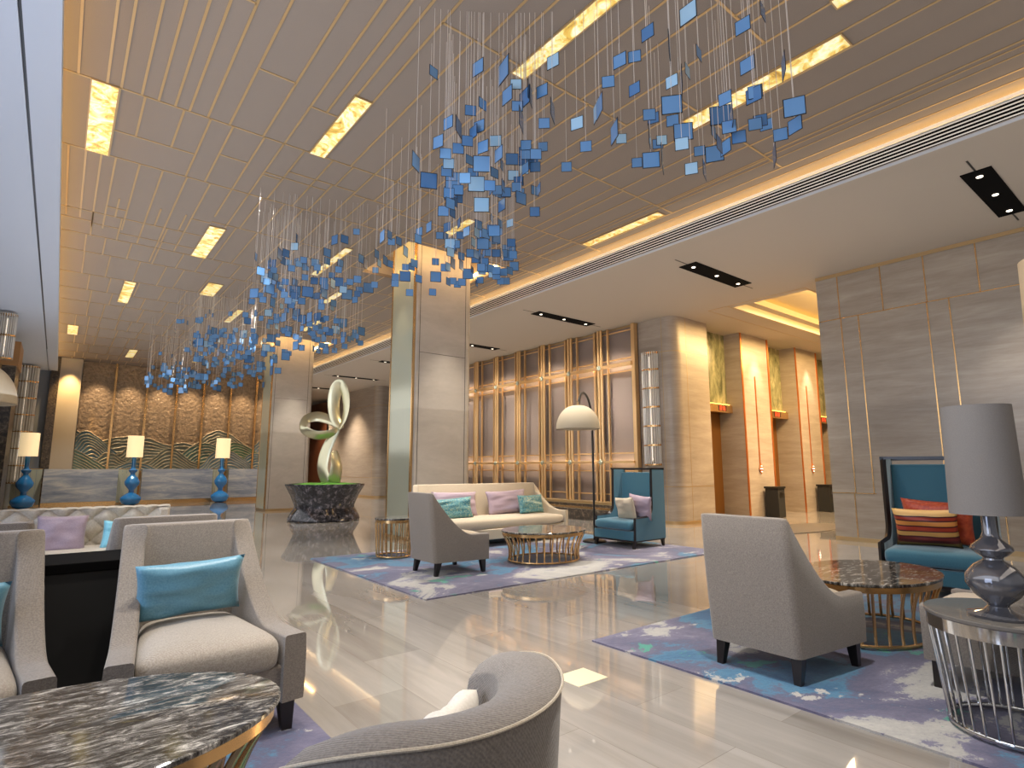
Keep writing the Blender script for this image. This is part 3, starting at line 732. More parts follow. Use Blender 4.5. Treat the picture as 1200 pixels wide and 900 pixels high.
def armchair(label, loc, rz, sc=1.0, zs=1.0, group='taupe flared armchairs', wb=.29, wf=.37, mat='taupe', cmat='cream'):
    o = thing('armchair', label, 'armchair', loc, rz, group, sc); o.scale = (sc, sc, zs)
    hf = lambda u: .45+.49*(1-min(1, max(0, u-.04)/.66))**1.7
    t = .095
    ushell(wb, wf, -.33, .36, t, hf, .09, rc=.045).build('upholstered_shell', mat, o, angle=50)
    q = MB(); q.prism([(-wb+.03, -.27), (wb-.03, -.27), (wf-.03, .345), (-wf+.03, .345)], .15, .31)
    q.build('seat_base', mat, o, .012)
    q = MB(); softbox(q, -.5, .5, -.33, .37, .28, .455, .2, .03)
    q.v = [(x*(1.0*(wb-t)+((wf-t)-(wb-t))*((y+.33)/.69))*2*1.0, y, z) for x, y, z in q.v]
    q.build('seat_cushion', cmat, o, angle=70)
    for sx, sy in ((1, 1), (-1, 1), (1, -1), (-1, -1)):
        xx = (wf-.06 if sy > 0 else wb-.05)*sx; yy = .3 if sy > 0 else -.27
        leg_mb(xx, yy, .155, .033, .02, sx*.005, sy*.015 if sy > 0 else -.03).build('leg', 'darkwood', o)
    return o
YX = -PI/2   # local +Y -> world +X
armchair('taupe armchair seen from behind at right, back towards the camera', (3.76, 1.95, .012), -PI/2, 1.0)
armchair('taupe armchair on the middle rug in front of the curved sofa, turned away', (3.83, 6.1, .012), -PI/2, 1.0)
armchair('taupe armchair facing forward with a teal pillow, right of the black console', (.63, 3.33, 0), PI, 1.1, 1.005, cmat='littaupe')
armchair('taupe armchair cut by the left edge with a teal pillow', (-.33, 3.33, 0), PI, 1.1, 1.005, cmat='littaupe')
armchair('taupe armchair turned away directly behind the forward facing one', (.6, 4.76, 0), 0, 1.02)
armchair('taupe armchair turned away at far left, behind the edge armchair', (-.36, 4.76, 0), 0, 1.02)
pillow('teal satin pillow on the forward facing armchair', .5, .3, .11, 'tealsatin', (.60, 3.44, .635), PI, -.28, 1, .03, 'teal satin pillows')
pillow('teal satin pillow cut by the left edge of the picture', .5, .3, .11, 'tealsatin', (-.36, 3.44, .62), PI, -.28, 2, -.03, 'teal satin pillows')
# black console between the armchairs
c = thing('black_console', 'black box console between the two near left armchairs', 'console', (.16, 4.12, 0))
MB().box(-.19, .19, -.24, .22, 0, .70).build('body', 'blackmat', c, .005)
q = MB(); q.box(-.2, .2, -.25, .23, .70, .75); q.build('top', 'jet', c, .004)
# barrel chair close to the camera
def barrel(label, loc, a0, a1):
    # tub chair: thick curved back running clockwise from angle a0 to a1 (degrees)
    o = thing('barrel_chair', label, 'armchair', loc, 0)
    R, t = .40, .17; N = 61; rings = []
    hh = lambda u: .715-.05*max(0, u-.55)**2/.2
    for i in range(N):
        s = i/(N-1); ang = math.radians(a0+(a1-a0)*s); cx, cy = math.cos(ang), math.sin(ang)
        u = abs(s-.5)*2; h = hh(u); ring = []
        for (d, z) in ((-.05, .14), (-.02, .4), (-.003, h-.05), (0, h-.012), (-.012, h-.002), (-t*.35, h+.008), (-t*.7, h-.002), (-t*.95, h-.03), (-t*1.04, h-.09), (-t*.98, .42), (-t*.9, .25)):
            ring.append(((R+d)*cx, (R+d)*cy, z))
        rings.append(ring)
    K = len(rings[0]); q = MB(); vs = [p for r in rings for p in r]; fs = []
    for i in range(N-1):
        for k in range(K): fs.append((i*K+k, i*K+(k+1) % K, (i+1)*K+(k+1) % K, (i+1)*K+k))
    fs.append(tuple(range(K))); fs.append(tuple((N-1)*K+k for k in range(K)))
    q.add(vs, fs).build('curved_back', 'taupe', o, angle=60, bevel=.006)
    pp = []
    for i in range(N):
        s = i/(N-1); a = math.radians(a0+(a1-a0)*s); pp.append(((R+.001)*math.cos(a), (R+.001)*math.sin(a), hh(abs(s-.5)*2)-.006))
    MB().tube(pp, .004, 6).build('piping', 'cream', o)
    fa = math.radians((a0+a1)/2)+PI
    MB().lathe([(0, .14), (.25, .14), (.27, .16), (.27, .30), (0, .31)], 40, (.06*math.cos(fa), .06*math.sin(fa), 0)).build('seat_base', 'taupe', o)
    q = MB(); q.lathe([(0, .30), (.24, .30), (.265, .33), (.265, .39), (.24, .42), (0, .435)], 40, (.05*math.cos(fa), .05*math.sin(fa), 0)); q.build('seat_cushion', 'ivory', o, angle=70)
    for k in range(4):
        an = fa+PI/4+k*PI/2; leg_mb(.22*math.cos(an), .22*math.sin(an), .145).build('leg', 'darkwood', o)
    return o
barrel('curved barrel chair with piping, cut by the bottom edge in the centre', (.755, 1.39, .012), 14, -155)
pillow('ivory cotton pillow lying in the curved barrel chair', .3, .26, .1, 'ivory', (.80, 1.34, .545), PI+.6, -.6, 4)

# curved sofa
def sofa(label, loc, rz, L=2.9):
    o = thing('curved_sofa', label, 'sofa', loc, rz, 'cream curved sofas')
    hw = L/2
    hf = lambda u: .49+.48*(1-min(1, max(0, u-.03)/.8))**2.1
    sh = ushell(hw-.12, hw, -.42, .30, .1, hf, .08, .12, .12)
    # bow the whole shell slightly so the back is curved
    bow = lambda x, y: y+.16*(1-(x/hw)**2)*(1 if y > 0 else .35)
    sh.v = [(x, bow(x, y), z) for x, y, z in sh.v]
    sh.build('upholstered_shell', 'cream', o, angle=50)
    q = MB(); P = [(-hw+.13, -.3), (hw-.13, -.3)]+[(x, bow(x, .29)) for x in [hw-.04-(2*hw-.08)*i/16 for i in range(17)]]
    q.prism(P, .12, .28).build('seat_base', 'cream', o, .01)
    q = MB(); softbox(q, -hw+.09, hw-.09, -.32, .33, .27, .44, .16, .015, .17); q.build('seat_cushion', 'cream', o, angle=70)
    for x in (-hw+.2, hw-.2):
        for y in (.22, -.3): leg_mb(x, y, .125).build('leg', 'darkwood', o)
    MB().box(-hw+.3, hw-.3, -.25, .3, .06, .12).build('plinth', 'darkwood', o)
    return o
sofa('long cream curved sofa with mauve and teal pillows in front of the column', (5.85, 7.88, .004), PI, 2.9)
armchair('taupe armchair cut by the right edge behind the chrome side table', (4.38, .88, .012), 0, 1.0)
pillow('mauve satin pillow leaning at the left of the curved sofa', .88, .42, .13, 'mauve', (5.20, 8.06, .65), 0, -.22, 5, 0.02, 'mauve satin pillows')
pillow('mauve satin pillow leaning right of centre on the curved sofa', .88, .42, .13, 'mauve', (6.28, 8.06, .65), 0, -.22, 6, -.03, 'mauve satin pillows')
pillow('teal patterned pillow at the left end of the curved sofa', .74, .34, .12, 'tealpattern', (5.0, 7.86, .60), -.15, -.2, 7, -.06, 'teal patterned pillows')
pillow('teal patterned pillow at the right end of the curved sofa', .62, .33, .12, 'tealpattern', (6.66, 7.86, .61), .1, -.2, 8, 0, 'teal patterned pillows')

# tufted sofa
def tufted(label, loc):
    o = thing('tufted_sofa', label, 'sofa', loc, PI)
    import mathutils.noise as mn
    W = 1.35; nx, nz = 260, 70
    def fn(i, j):
        x = -W+2*W*i; s = j
        z = .36+.46*min(1, s*1.15); 
        y = 0
        # diamond tufting
        gx, gz = .125, .115
        u, v = x/gx, (z-.36)/gz
        a, b = (u+v)/2, (u-v)/2
        d = abs(math.sin(PI*a))*abs(math.sin(PI*b)); d = d**.5
        dep = .06*d
        if s > .86:
            k = (s-.86)/.14; y0 = -.0-.16*math.sin(k*PI/2); z = .80+.02*math.sin(k*PI); dep = .03*abs(math.sin(PI*u))**.5*(1-k*.5)
            return (x, y0+dep*(1-k), z+dep*.4)
        return (x, dep-.06*z, z)
    q = MB(); q.grid(fn, nx, nz); q.build('tufted_back', 'tuft', o, angle=120)
    for vv in (1, 2, 3):
        for uu in range(-10, 11):
            if (uu+vv) % 2 == 0:
                z = .36+.115*vv
                MB().lathe([(0, -.004), (.012, -.003), (.014, .002), (.008, .008), (0, .009)], 10).build('button', 'cream', o, loc=(uu*.125, -.06*z+.006, z)).rotation_euler = (-PI/2, 0, 0)
    MB().box(-W, W, -.24, -.14, .1, .79).build('back_frame', 'tuft', o, .02)
    for s in (-1, 1):
        MB().box(s*W-(.12 if s > 0 else 0), s*W+(.12 if s < 0 else 0), -.2, .02, .1, .80).build('side', 'tuft', o, .03)
    q = MB(); softbox(q, -W+.05, W-.05, -.12, .6, .27, .42, .15, .02); q.build('seat_cushion', 'tuft', o, angle=70)
    MB().box(-W+.02, W-.02, -.15, .56, .1, .28).build('seat_base', 'tuft', o, .02)
    for x in (-W+.1, W-.1):
        for y in (-.12, .5): leg_mb(x, y, .105).build('leg', 'darkwood', o)
tufted('cream button tufted sofa with rolled back across the far left group', (-.27, 7.75, 0))
pillow('mauve square pillow on the tufted sofa', .42, .38, .12, 'mauve', (.10, 7.5, .58), 0, -.2, 9, 0.03)
pillow('aqua satin pillow on the tufted sofa behind the turned armchair', .34, .3, .11, 'aquasatin', (.60, 7.45, .54), 0.1, -.2, 10, .1)

# wing chairs
def wing(label, loc, rz, hgt=1.23, sc=1):
    o = thing('wing_chair', label, 'armchair', loc, rz, 'teal wing chairs', sc); w = .43; t = .05
    # side profile in (y, z)
    arc = lambda cx, cy, r, a0, a1, n=8: [(cx+r*math.cos(a0+(a1-a0)*i/n), cy+r*math.sin(a0+(a1-a0)*i/n)) for i in range(n+1)]
    edge = [(-.10, hgt), (-.09, .66)]+arc(.07, .62, .16, PI, 1.5*PI)+[(.33, .45), (.34, .12)]
    side = [(-.4, .12), (-.4, hgt)]+edge
    for s in (-1, 1):
        MB().prism(side, min(s*w, s*(w-t)), max(s*w, s*(w-t)), 'x').build('wing', 'tealvelvet', o)
        MB().tube([(s*(w-t/2), a, b) for a, b in edge], .026, 4).build('wing_frame', 'darkwood', o, angle=40)
    MB().box(-w+t, w-t, -.4, -.3, .12, hgt-.06).build('backrest', 'tealvelvet', o, .01)
    q = MB(); q.box(-w, w, -.41, -.36, hgt-.02, hgt+.015); q.box(-w, -w+.04, -.4, -.08, hgt-.015, hgt+.015); q.box(w-.04, w, -.4, -.08, hgt-.015, hgt+.015); q.box(-w, w, -.115, -.08, hgt-.01, hgt+.015)
    q.build('top_frame', 'darkwood', o)
    MB().box(-w+t*.5, w-t*.5, -.3, .38, .12, .26).build('seat_base', 'tealvelvet', o, .012)
    q = MB(); softbox(q, -w+t, w-t, -.3, .42, .265, .42, .15, .015); q.build('seat_cushion', 'tealvelvet', o, angle=70)
    MB().box(-w+.01, w-.01, -.39, .375, .1, .125).build('rail', 'darkwood', o)
    for sx, sy in ((1, 1), (-1, 1), (1, -1), (-1, -1)): leg_mb(sx*(w-.04), .33 if sy > 0 else -.36, .105, .026, .016, 0, .02*sy).build('leg', 'darkwood', o)
wing('teal wing chair with dark frame beside the arc lamp and brass screen', (7.40, 6.27, .012), PI/2, 1.22)
wing('teal wing chair holding red striped pillows against the right stone wall', (7.02, 1.94, .012), PI/2+.15, 1.24, 1.08)
pillow('cream square pillow with pale border in the middle teal wing chair', .42, .36, .12, 'cream', (7.24, 6.18, .60), PI/2-.15, -.2, 11, .05)
pillow('mauve satin pillow tucked behind the cream one in the wing chair', .42, .38, .12, 'mauve', (7.38, 6.0, .63), PI/2+.1, -.15, 12, -.12)
pillow('red and orange striped pillow in the right wing chair', .54, .38, .13, 'stripes', (6.82, 1.98, .66), PI/2+.15, -.2, 13, 0.02)
pillow('plain orange red pillow behind the striped one in the wing chair', .6, .44, .12, 'redsilk', (7.0, 1.93, .71), PI/2+.1, -.2, 14, -.05)

# ribbed tables
def ribbed_table(label, loc, a, b, h, nr, top='tabletop', metal='brass', waist=.78, rim=.04, ringz=.03, straight=False, ribw=.011, group='round marble tables with brass ribs'):
    o = thing('coffee_table', label, 'table', loc, 0, group)
    def ell(ra, z, n=64): return [(a*ra*math.cos(2*PI*i/n), b*ra*math.sin(2*PI*i/n), z) for i in range(n)]
    q = MB(); q.lathe([(0, h-.022), (.985, h-.022), (1, h-.016), (1, h-.004), (.99, h), (0, h)], 72, sx=a, sy=b); q.build('table_top', top, o, angle=30)
    q = MB(); q.lathe([(.95, h-.022-rim), (.975, h-.022-rim), (.975, h-.023), (.95, h-.023), (.95, h-.022-rim)], 72, sx=a, sy=b); q.build('rim', metal, o, angle=30)
    for i in range(nr):
        th = 2*PI*(i+.5)/nr; pts = []
        for k in range(9):
            s = k/8; z = .012+(h-.03-rim)*s
            r = waist+(.955-waist)*(s if straight else (s**2.2)) + (0 if straight else .05*(1-s)**3)
            pts.append((a*r*math.cos(th), b*r*math.sin(th), z))
        MB().tube(pts, ribw, 6).build('rib', metal, o, angle=60)
    r0 = waist+(0 if straight else .05)
    MB().tube(ell(r0, .022), .012, 6, closed=True).build('bottom_ring', metal, o, angle=60)
    return o
ribbed_table('round marble topped coffee table with curved brass ribs before the sofa', (5.3, 5.98, .012), .62, .52, .41, 30)
ribbed_table('round brass ribbed coffee table between the right armchair and wing chair', (4.98, 1.86, .012), .66, .46, .45, 30)
ribbed_table('large oval marble topped table with brass ribs at bottom left', (0.0, 2.32, .012), .72, .46, .44, 34, ribw=.014)
st = ribbed_table('small round brass ribbed side table left of the middle armchair', (3.82, 7.5, .012), .27, .27, .54, 22, waist=.86, straight=True, ribw=.009, group=None)
st.name = 'side_table'
ct = ribbed_table('chrome ribbed side table with smoked glass top under the big lamp', (3.68, .77, .012), .335, .335, .54, 34, top=simple('smoked glass top', '6b6660', .06), metal='chrome', waist=.80, rim=.06, straight=True, ribw=.006, group=None)
ct.name = 'side_table'
# big grey lamp
o = thing('table_lamp', 'large smoked glass lamp with grey drum shade on the chrome table', 'lamp', (3.56, .775, .552))
MB().lathe([(0, 0), (.12, 0), (.125, .012), (.06, .03), (.04, .05), (.045, .06), (.09, .1), (.118, .15), (.115, .19), (.08, .235), (.04, .262), (.038, .27), (.06, .285), (.085, .31), (.08, .325), (.04, .36), (.03, .39), (.027, .5), (.0, .5)], 40, m=0).build('glass_body', 'smokeglass', o, angle=40)
MB().tube([(0, 0, .49), (0, 0, .62)], .008, 8).build('stem', 'chrome', o)
MB().lathe([(.150, .475), (.140, 1.0), (.137, 1.0), (.147, .475), (.150, .475)], 48).build('lamp_shade', 'shadegrey', o, angle=40)
# floor lamp whose shade is cut by the right edge
o = thing('floor_lamp', 'beige drum shade of a floor lamp cut by the right edge', 'lamp', (5.06, .53, 0))
MB().lathe([(0, 0), (.13, 0), (.13, .015), (.02, .03), (0, .03)], 32).build('base', 'brass_dark', o)
MB().tube([(0, 0, .02), (0, 0, 2.0)], .012, 10).build('pole', 'brass_dark', o)
MB().lathe([(.26, 1.86), (.245, 2.62), (.24, 2.62), (.255, 1.86), (.26, 1.86)], 48).build('lamp_shade', 'shadebeige', o, angle=40)

# arc lamps
def arc_lamp(label, base, shade, zb, r=.345):
    o = thing('arc_lamp', label, 'lamp', base, 0, 'dome shaded arc lamps'); b = Vector(base); s = Vector((shade[0]-b.x, shade[1]-b.y, 0))
    MB().lathe([(0, 0), (.2, 0), (.2, .02), (.18, .035), (0, .035)], 32).build('base', 'black', o)
    pts = [Vector((0, 0, .03)), Vector((0, 0, .8))]
    top = zb+.66
    for i in range(13):
        t = i/12; a = PI*t
        k = (1-math.cos(a))/2
        pts.append(Vector((s.x*k, s.y*k, 0))+Vector((0, 0, (zb+.0)+.62*math.sin(a*.93)**.8 if t < 1 else zb+.42)))
    pts[2].z = zb-.2
    pts[-1] = Vector((s.x, s.y, zb+.44))
    MB().tube(pts, .019, 8).build('pole', 'black', o, angle=60)
    q = MB(); n = 14
    prof = [(r*math.cos(t/n*PI/2*.93), .37*math.sin(t/n*PI/2)) for t in range(n+1)]
    inner = [(x*.985, z-.006) for x, z in prof][::-1]
    q.lathe(prof+inner+[prof[0]], 40); q.build('lamp_shade', 'domeshade', o, angle=40, loc=(s.x, s.y, zb))
    MB().lathe([(0, 0), (r*.25, 0), (r*.25, .02), (0, .02)], 24).build('bulb', 'bulb', o, loc=(s.x, s.y, zb+.1))
    MB().tube([(0, 0, .36), (0, 0, .44)], .018, 8).build('finial', 'brass_dark', o, loc=(s.x, s.y, zb))
    light('POINT', (shade[0], shade[1], zb+.1), 12, 'ffd9a0', .08)
arc_lamp('black arc floor lamp with cream dome shade beside the teal wing chair', (7.22, 6.86, .012), (6.37, 6.36), 1.84)
arc_lamp('cream dome shaded arc lamp cut by the left edge', (-2.0, 6.95, 0), (-.68, 6.95), 1.83)

# ------------------------------------------------------------------ planter and sculpture
o = thing('stone_planter', 'waisted dark granite planter with moss holding the sculpture', 'planter', (5.2, 13.9, 0))
MB().lathe([(0, 0), (.82, 0), (.84, .03), (.82, .1), (.70, .3), (.70, .36), (.80, .6), (.90, .78), (.93, .83), (.93, .86), (.84, .86), (.84, .78), (0, .78)], 64).build('bowl', 'planterstone', o, angle=30)
MB().lathe([(0, .89), (.5, .88), (.83, .84), (.83, .77), (0, .77)], 48).build('moss', 'moss', o, angle=60)
def loop_sculpture():
    o = thing('loop_sculpture', 'champagne metal sculpture of three twisted loops in the planter', 'sculpture', (5.3, 13.85, .8))
    rt = Vector((math.cos(YAW), -math.sin(YAW), 0)); fw = Vector((math.sin(YAW), math.cos(YAW), 0))
    def ribbon(C, wid, name, a0, a1):
        C = [Vector(p) for p in C]; m = len(C); n = 72; P = []
        for i in range(n):
            t = i/(n-1)*(m-1); k = min(int(t), m-2); f = t-k
            p1, p2 = C[k], C[k+1]; p0 = C[k-1] if k > 0 else p1*2-p2; p3 = C[k+2] if k+2 < m else p2*2-p1
            P.append(.5*((2*p1)+(-p0+p2)*f+(2*p0-5*p1+4*p2-p3)*f*f+(-p0+3*p1-3*p2+p3)*f**3))
        vs = []; K = 10; F = Vector((0, 0, 1))
        for i in range(n):
            tg = (P[min(i+1, n-1)]-P[max(i-1, 0)]).normalized(); N = tg.cross(F).normalized()
            s_ = i/(n-1); a = a0+(a1-a0)*s_
            u = (N*math.cos(a)+F*math.sin(a)).normalized(); w_ = tg.cross(u).normalized(); wd = wid*(.5+.5*math.sin(PI*s_)**.6)
            for k in range(K):
                an = 2*PI*k/K; p = P[i]+u*math.cos(an)*wd+w_*math.sin(an)*wd*.22
                vs.append(tuple(rt*p.x+Vector((0, 0, 1))*p.y+fw*p.z))
        fs = [(i*K+k, i*K+(k+1) % K, (i+1)*K+(k+1) % K, (i+1)*K+k) for i in range(n-1) for k in range(K)]
        fs += [tuple(range(K)), tuple((n-1)*K+k for k in range(K))]
        q = MB(); q.add(vs, fs); return q.build(name, 'sculpt', o, angle=80)
    wk = 1.3
    ribbon([(.1, 1.42, .02), (-.06, 1.12, .05), (-.2, .75, .06), (-.22, .4, .04), (-.08, .1, 0), (.08, .12, -.04), (.15, .4, -.06), (.13, .62, -.05), (.06, .85, 0)], .13*wk, 'lower_loop', .1, .9)
    ribbon([(.2, 1.45, 0), (-.08, 1.62, .08), (-.45, 1.72, .1), (-.7, 1.62, .02), (-.68, 1.38, -.08), (-.35, 1.24, -.1), (.0, 1.3, -.04), (.14, 1.42, 0)], .11*wk, 'side_loop', .1, .9)
    ribbon([(.2, 1.4, 0), (.03, 1.7, .05), (-.03, 2.1, .07), (.04, 2.42, .04), (.16, 2.5, 0), (.28, 2.3, -.05), (.33, 1.95, -.07), (.28, 1.65, -.04), (.14, 1.38, 0)], .125*wk, 'upper_loop', .2, .95)
loop_sculpture()
light('SPOT', (5.2, 11.9, 4.9), 260, 'ffe4b8', .05, target=(5.2, 13.9, 1.0), spot=40)

# ------------------------------------------------------------------ hanging glass tiles
unit = MB().box(-.5, .5, -.02, .02, -.5, .5, 1)
unit.box(-.455, .455, -.026, .026, -.455, .455, 0)
pane_ob = unit.build('glass_tile', ['pane', 'panerim'])
pane_vars = [pane_ob.data]
for nm in ('panedim', 'panebright'):
    d2 = pane_ob.data.copy(); d2.materials[0] = M[nm]; pane_vars.append(d2)
wire_ob = MB().tube([(0, 0, 0), (0, 0, 1)], 1, 5).build('wire', 'wire')
pane_me, wire_me = pane_ob.data, wire_ob.data
for q in (pane_ob, wire_ob): bpy.data.objects.remove(q)
T = []      # (px, py, height px, width/height, sign, dmin, dmax, zone)
def crop(ox, oy, k, items, zone, dmin, dmax, zt=None):
    for it in items:
        x, y, h, w = it[:4]; sg = it[4] if len(it) > 4 else 0
        T.append((ox+x/k, oy+y/k, h/k, min(1, w/h), sg, dmin, dmax, zone))
A = [(945, 512, 98, 115), (590, 552, 98, 115), (357, 502, 98, 108), (412, 632, 90, 103), (562, 737, 85, 97), (258, 767, 82, 97), (435, 62, 96, 80, 1), (241, 156, 72, 60, 1), (697, 123, 72, 66, 1),
     (107, 290, 68, 60, 1), (178, 271, 48, 50), (52, 392, 45, 46), (178, 427, 65, 55, 1), (10, 510, 95, 30, 1), (82, 632, 95, 34, 1), (115, 665, 50, 50), (190, 780, 42, 38), (249, 550, 50, 52), (268, 567, 50, 48, 1),
     (252, 665, 100, 8, -1), (357, 390, 62, 56, 1), (404, 400, 120, 6, 1), (347, 238, 125, 6, -1), (361, 578, 50, 50), (312, 762, 110, 6), (309, 672, 42, 42), (290, 690, 38, 38), (405, 690, 40, 60, 1), (451, 808, 45, 46),
     (490, 724, 45, 45), (514, 815, 80, 5), (615, 705, 65, 45, 1), (585, 690, 70, 22, -1), (679, 657, 45, 46), (612, 472, 50, 46, 1), (632, 608, 52, 52), (644, 565, 105, 12, 1), (557, 630, 65, 20, -1), (487, 255, 60, 20, -1),
     (432, 340, 60, 20, -1), (793, 55, 75, 18, -1), (719, 312, 70, 62, 1), (757, 440, 62, 66), (750, 455, 76, 70, 1), (757, 595, 45, 46), (782, 578, 50, 50), (810, 598, 50, 50), (878, 645, 45, 48), (893, 318, 100, 18, 1),
     (948, 600, 74, 60, 1), (850, 745, 90, 14, 1)]
crop(700, 0, 4.092, A, 0, 3.9, 5.0)
B = [(346, 622, 85, 92), (92, 702, 82, 90), (208, 737, 75, 86), (320, 718, 80, 84), (345, 818, 75, 75), (328, 160, 75, 52, 1), (450, 175, 110, 50, 1), (115, 182, 55, 40, -1), (468, 293, 80, 48, 1), (510, 240, 48, 50),
     (552, 305, 90, 50, 1), (577, 285, 95, 20, -1), (635, 272, 65, 54, 1), (687, 130, 70, 58, 1), (685, 368, 90, 18, -1), (535, 410, 95, 20, -1), (516, 345, 42, 38), (802, 427, 65, 60, 1), (845, 538, 52, 52), (752, 636, 48, 50),
     (645, 427, 50, 50), (350, 335, 45, 30, -1), (292, 366, 42, 42), (185, 425, 60, 42, 1), (235, 445, 80, 28, -1), (333, 443, 60, 48, 1), (305, 470, 64, 36, 1), (137, 516, 65, 48, 1), (277, 512, 45, 42), (233, 548, 50, 50),
     (172, 572, 45, 42), (187, 620, 45, 45), (352, 540, 62, 50, 1), (412, 512, 55, 50), (427, 575, 70, 38, 1), (558, 532, 50, 50), (605, 575, 50, 48), (638, 540, 45, 42), (548, 607, 45, 45), (548, 650, 44, 44), (497, 677, 52, 50),
     (30, 612, 80, 36, -1), (177, 658, 38, 38), (265, 690, 42, 44), (287, 603, 42, 35), (407, 665, 45, 34, -1), (384, 726, 42, 42), (423, 760, 45, 38), (460, 762, 40, 36), (442, 820, 60, 34, 1), (197, 762, 66, 80), (162, 848, 34, 34),
     (235, 790, 34, 36), (450, 718, 45, 12, -1), (895, 370, 90, 26, 1), (195, 812, 40, 34)]
crop(480, 40, 4.09, B, 1, 4.35, 5.9)
B2 = [(260, 478, 95, 103), (530, 483, 95, 99), (815, 457, 95, 103), (945, 192, 108, 112), (1165, 295, 100, 90), (300, 622, 52, 52), (502, 618, 50, 52), (380, 500, 55, 48), (172, 540, 55, 52), (175, 485, 52, 48), (660, 267, 62, 52),
      (685, 180, 60, 58), (755, 302, 55, 48), (528, 350, 60, 58), (608, 402, 55, 52), (680, 362, 95, 40, -1), (265, 260, 90, 40, -1), (385, 88, 75, 52, 1), (470, 45, 90, 46, 1), (375, 150, 70, 56), (205, 170, 68, 48), (140, 175, 50, 48),
      (125, 115, 74, 42), (60, 128, 106, 38, 1), (85, 340, 82, 38, -1), (130, 370, 55, 45), (340, 365, 55, 48), (320, 395, 58, 48), (265, 400, 50, 48), (720, 548, 45, 45), (680, 520, 50, 48), (760, 530, 42, 42), (640, 525, 45, 28),
      (890, 540, 60, 18), (835, 275, 60, 56), (870, 280, 42, 42), (960, 350, 62, 60), (930, 400, 76, 90), (1025, 460, 58, 56), (1015, 410, 46, 40), (1100, 520, 48, 46), (1150, 520, 45, 45), (1180, 430, 60, 50), (755, 380, 90, 36, -1),
      (565, 120, 64, 58), (630, 45, 80, 60, 1), (620, 130, 58, 40), (745, 118, 60, 60), (800, 85, 84, 56, 1), (905, 25, 70, 60), (970, 105, 68, 55), (1065, 150, 58, 50), (1090, 90, 70, 58, 1), (1025, 65, 55, 52), (890, 95, 76, 38),
      (860, 180, 78, 36), (990, 270, 48, 46), (1060, 275, 68, 66), (1110, 290, 88, 28)]
crop(440, 260, 7.5, B2, 1, 5.3, 7.4)
C = [(295, 545, 58, 63), (363, 549, 58, 60), (80, 556, 52, 42, 1), (115, 440, 45, 40, -1), (293, 310, 42, 38, 1), (505, 275, 52, 32, 1), (557, 272, 45, 38), (465, 342, 45, 38), (620, 232, 36, 36), (645, 375, 45, 28, -1), (668, 400, 55, 20, -1),
     (727, 350, 45, 24, -1), (740, 398, 40, 20, -1), (720, 435, 30, 28), (683, 528, 54, 60), (570, 563, 55, 56), (625, 483, 40, 38), (585, 497, 34, 36), (550, 537, 36, 34), (450, 558, 48, 30, -1), (495, 505, 50, 24, -1), (490, 462, 30, 30),
     (525, 432, 30, 32), (178, 605, 50, 26, -1), (218, 515, 38, 35), (193, 470, 42, 28), (248, 345, 42, 35), (215, 350, 60, 20), (232, 385, 40, 25), (342, 382, 32, 32), (400, 395, 42, 38), (370, 395, 50, 20), (413, 420, 30, 32),
     (277, 425, 30, 32), (237, 683, 50, 26, 1), (303, 655, 38, 36), (340, 698, 48, 24, 1), (372, 682, 52, 26, 1), (415, 680, 45, 34, 1), (435, 628, 32, 38), (490, 628, 40, 20), (635, 540, 36, 34), (715, 512, 32, 32), (165, 395, 45, 12),
     (90, 365, 40, 10), (145, 495, 26, 26), (68, 600, 30, 30), (115, 568, 30, 28), (300, 582, 34, 46), (240, 565, 28, 28), (260, 595, 28, 30), (225, 625, 26, 18, -1)]
crop(280, 220, 4.5, C, 2, 8.2, 11)
random.seed(5)
def cloud(n, cx, cy, rx, ry, smin, smax, zone, dmin, dmax):
    for _ in range(n):
        a = random.uniform(0, 2*PI); r = random.random()**.6
        w = random.choice((1, 1, 1, .8, .6, .3)); s = random.uniform(smin, smax)*random.choice((1, 1, 1, 1, 1.5))
        T.append((cx+rx*r*math.cos(a), cy+ry*r*math.sin(a), s, w, random.choice((-1, 1)) if w < 1 else 0, dmin, dmax, zone))
cloud(26, 560, 305, 45, 32, 7, 9.5, 1, 5.8, 7.4); cloud(10, 605, 260, 28, 60, 8, 10, 1, 5.0, 6.6); cloud(16, 560, 230, 50, 50, 8, 12, 1, 4.7, 6.2); cloud(10, 615, 200, 22, 45, 9, 11, 1, 4.6, 6)
cloud(34, 362, 335, 66, 34, 6, 8.5, 2, 8.8, 11.5); cloud(64, 378, 392, 52, 22, 5, 7, 2, 10, 13); cloud(14, 330, 360, 40, 32, 5, 7.5, 2, 9, 12); cloud(8, 325, 310, 38, 40, 6, 8, 2, 9, 11)
cloud(46, 300, 412, 44, 26, 4.8, 7, 3, 13, 16.5); cloud(56, 258, 408, 42, 24, 4.6, 6.8, 3, 14, 16.5); cloud(48, 262, 440, 68, 17, 4.3, 6, 3, 15.5, 19); cloud(44, 208, 448, 44, 12, 3.8, 5.4, 3, 17, 21.5); cloud(22, 240, 385, 50, 22, 4, 5.5, 3, 14, 16)
cloud(14, 195, 430, 24, 22, 3.6, 5, 3, 18, 21); cloud(14, 320, 375, 34, 20, 5, 6.5, 3, 12.5, 15)
zl = ['nearest group at upper right', 'dense group before the near column', 'middle group left of near column', 'far group before the gilded wall']
rec = []
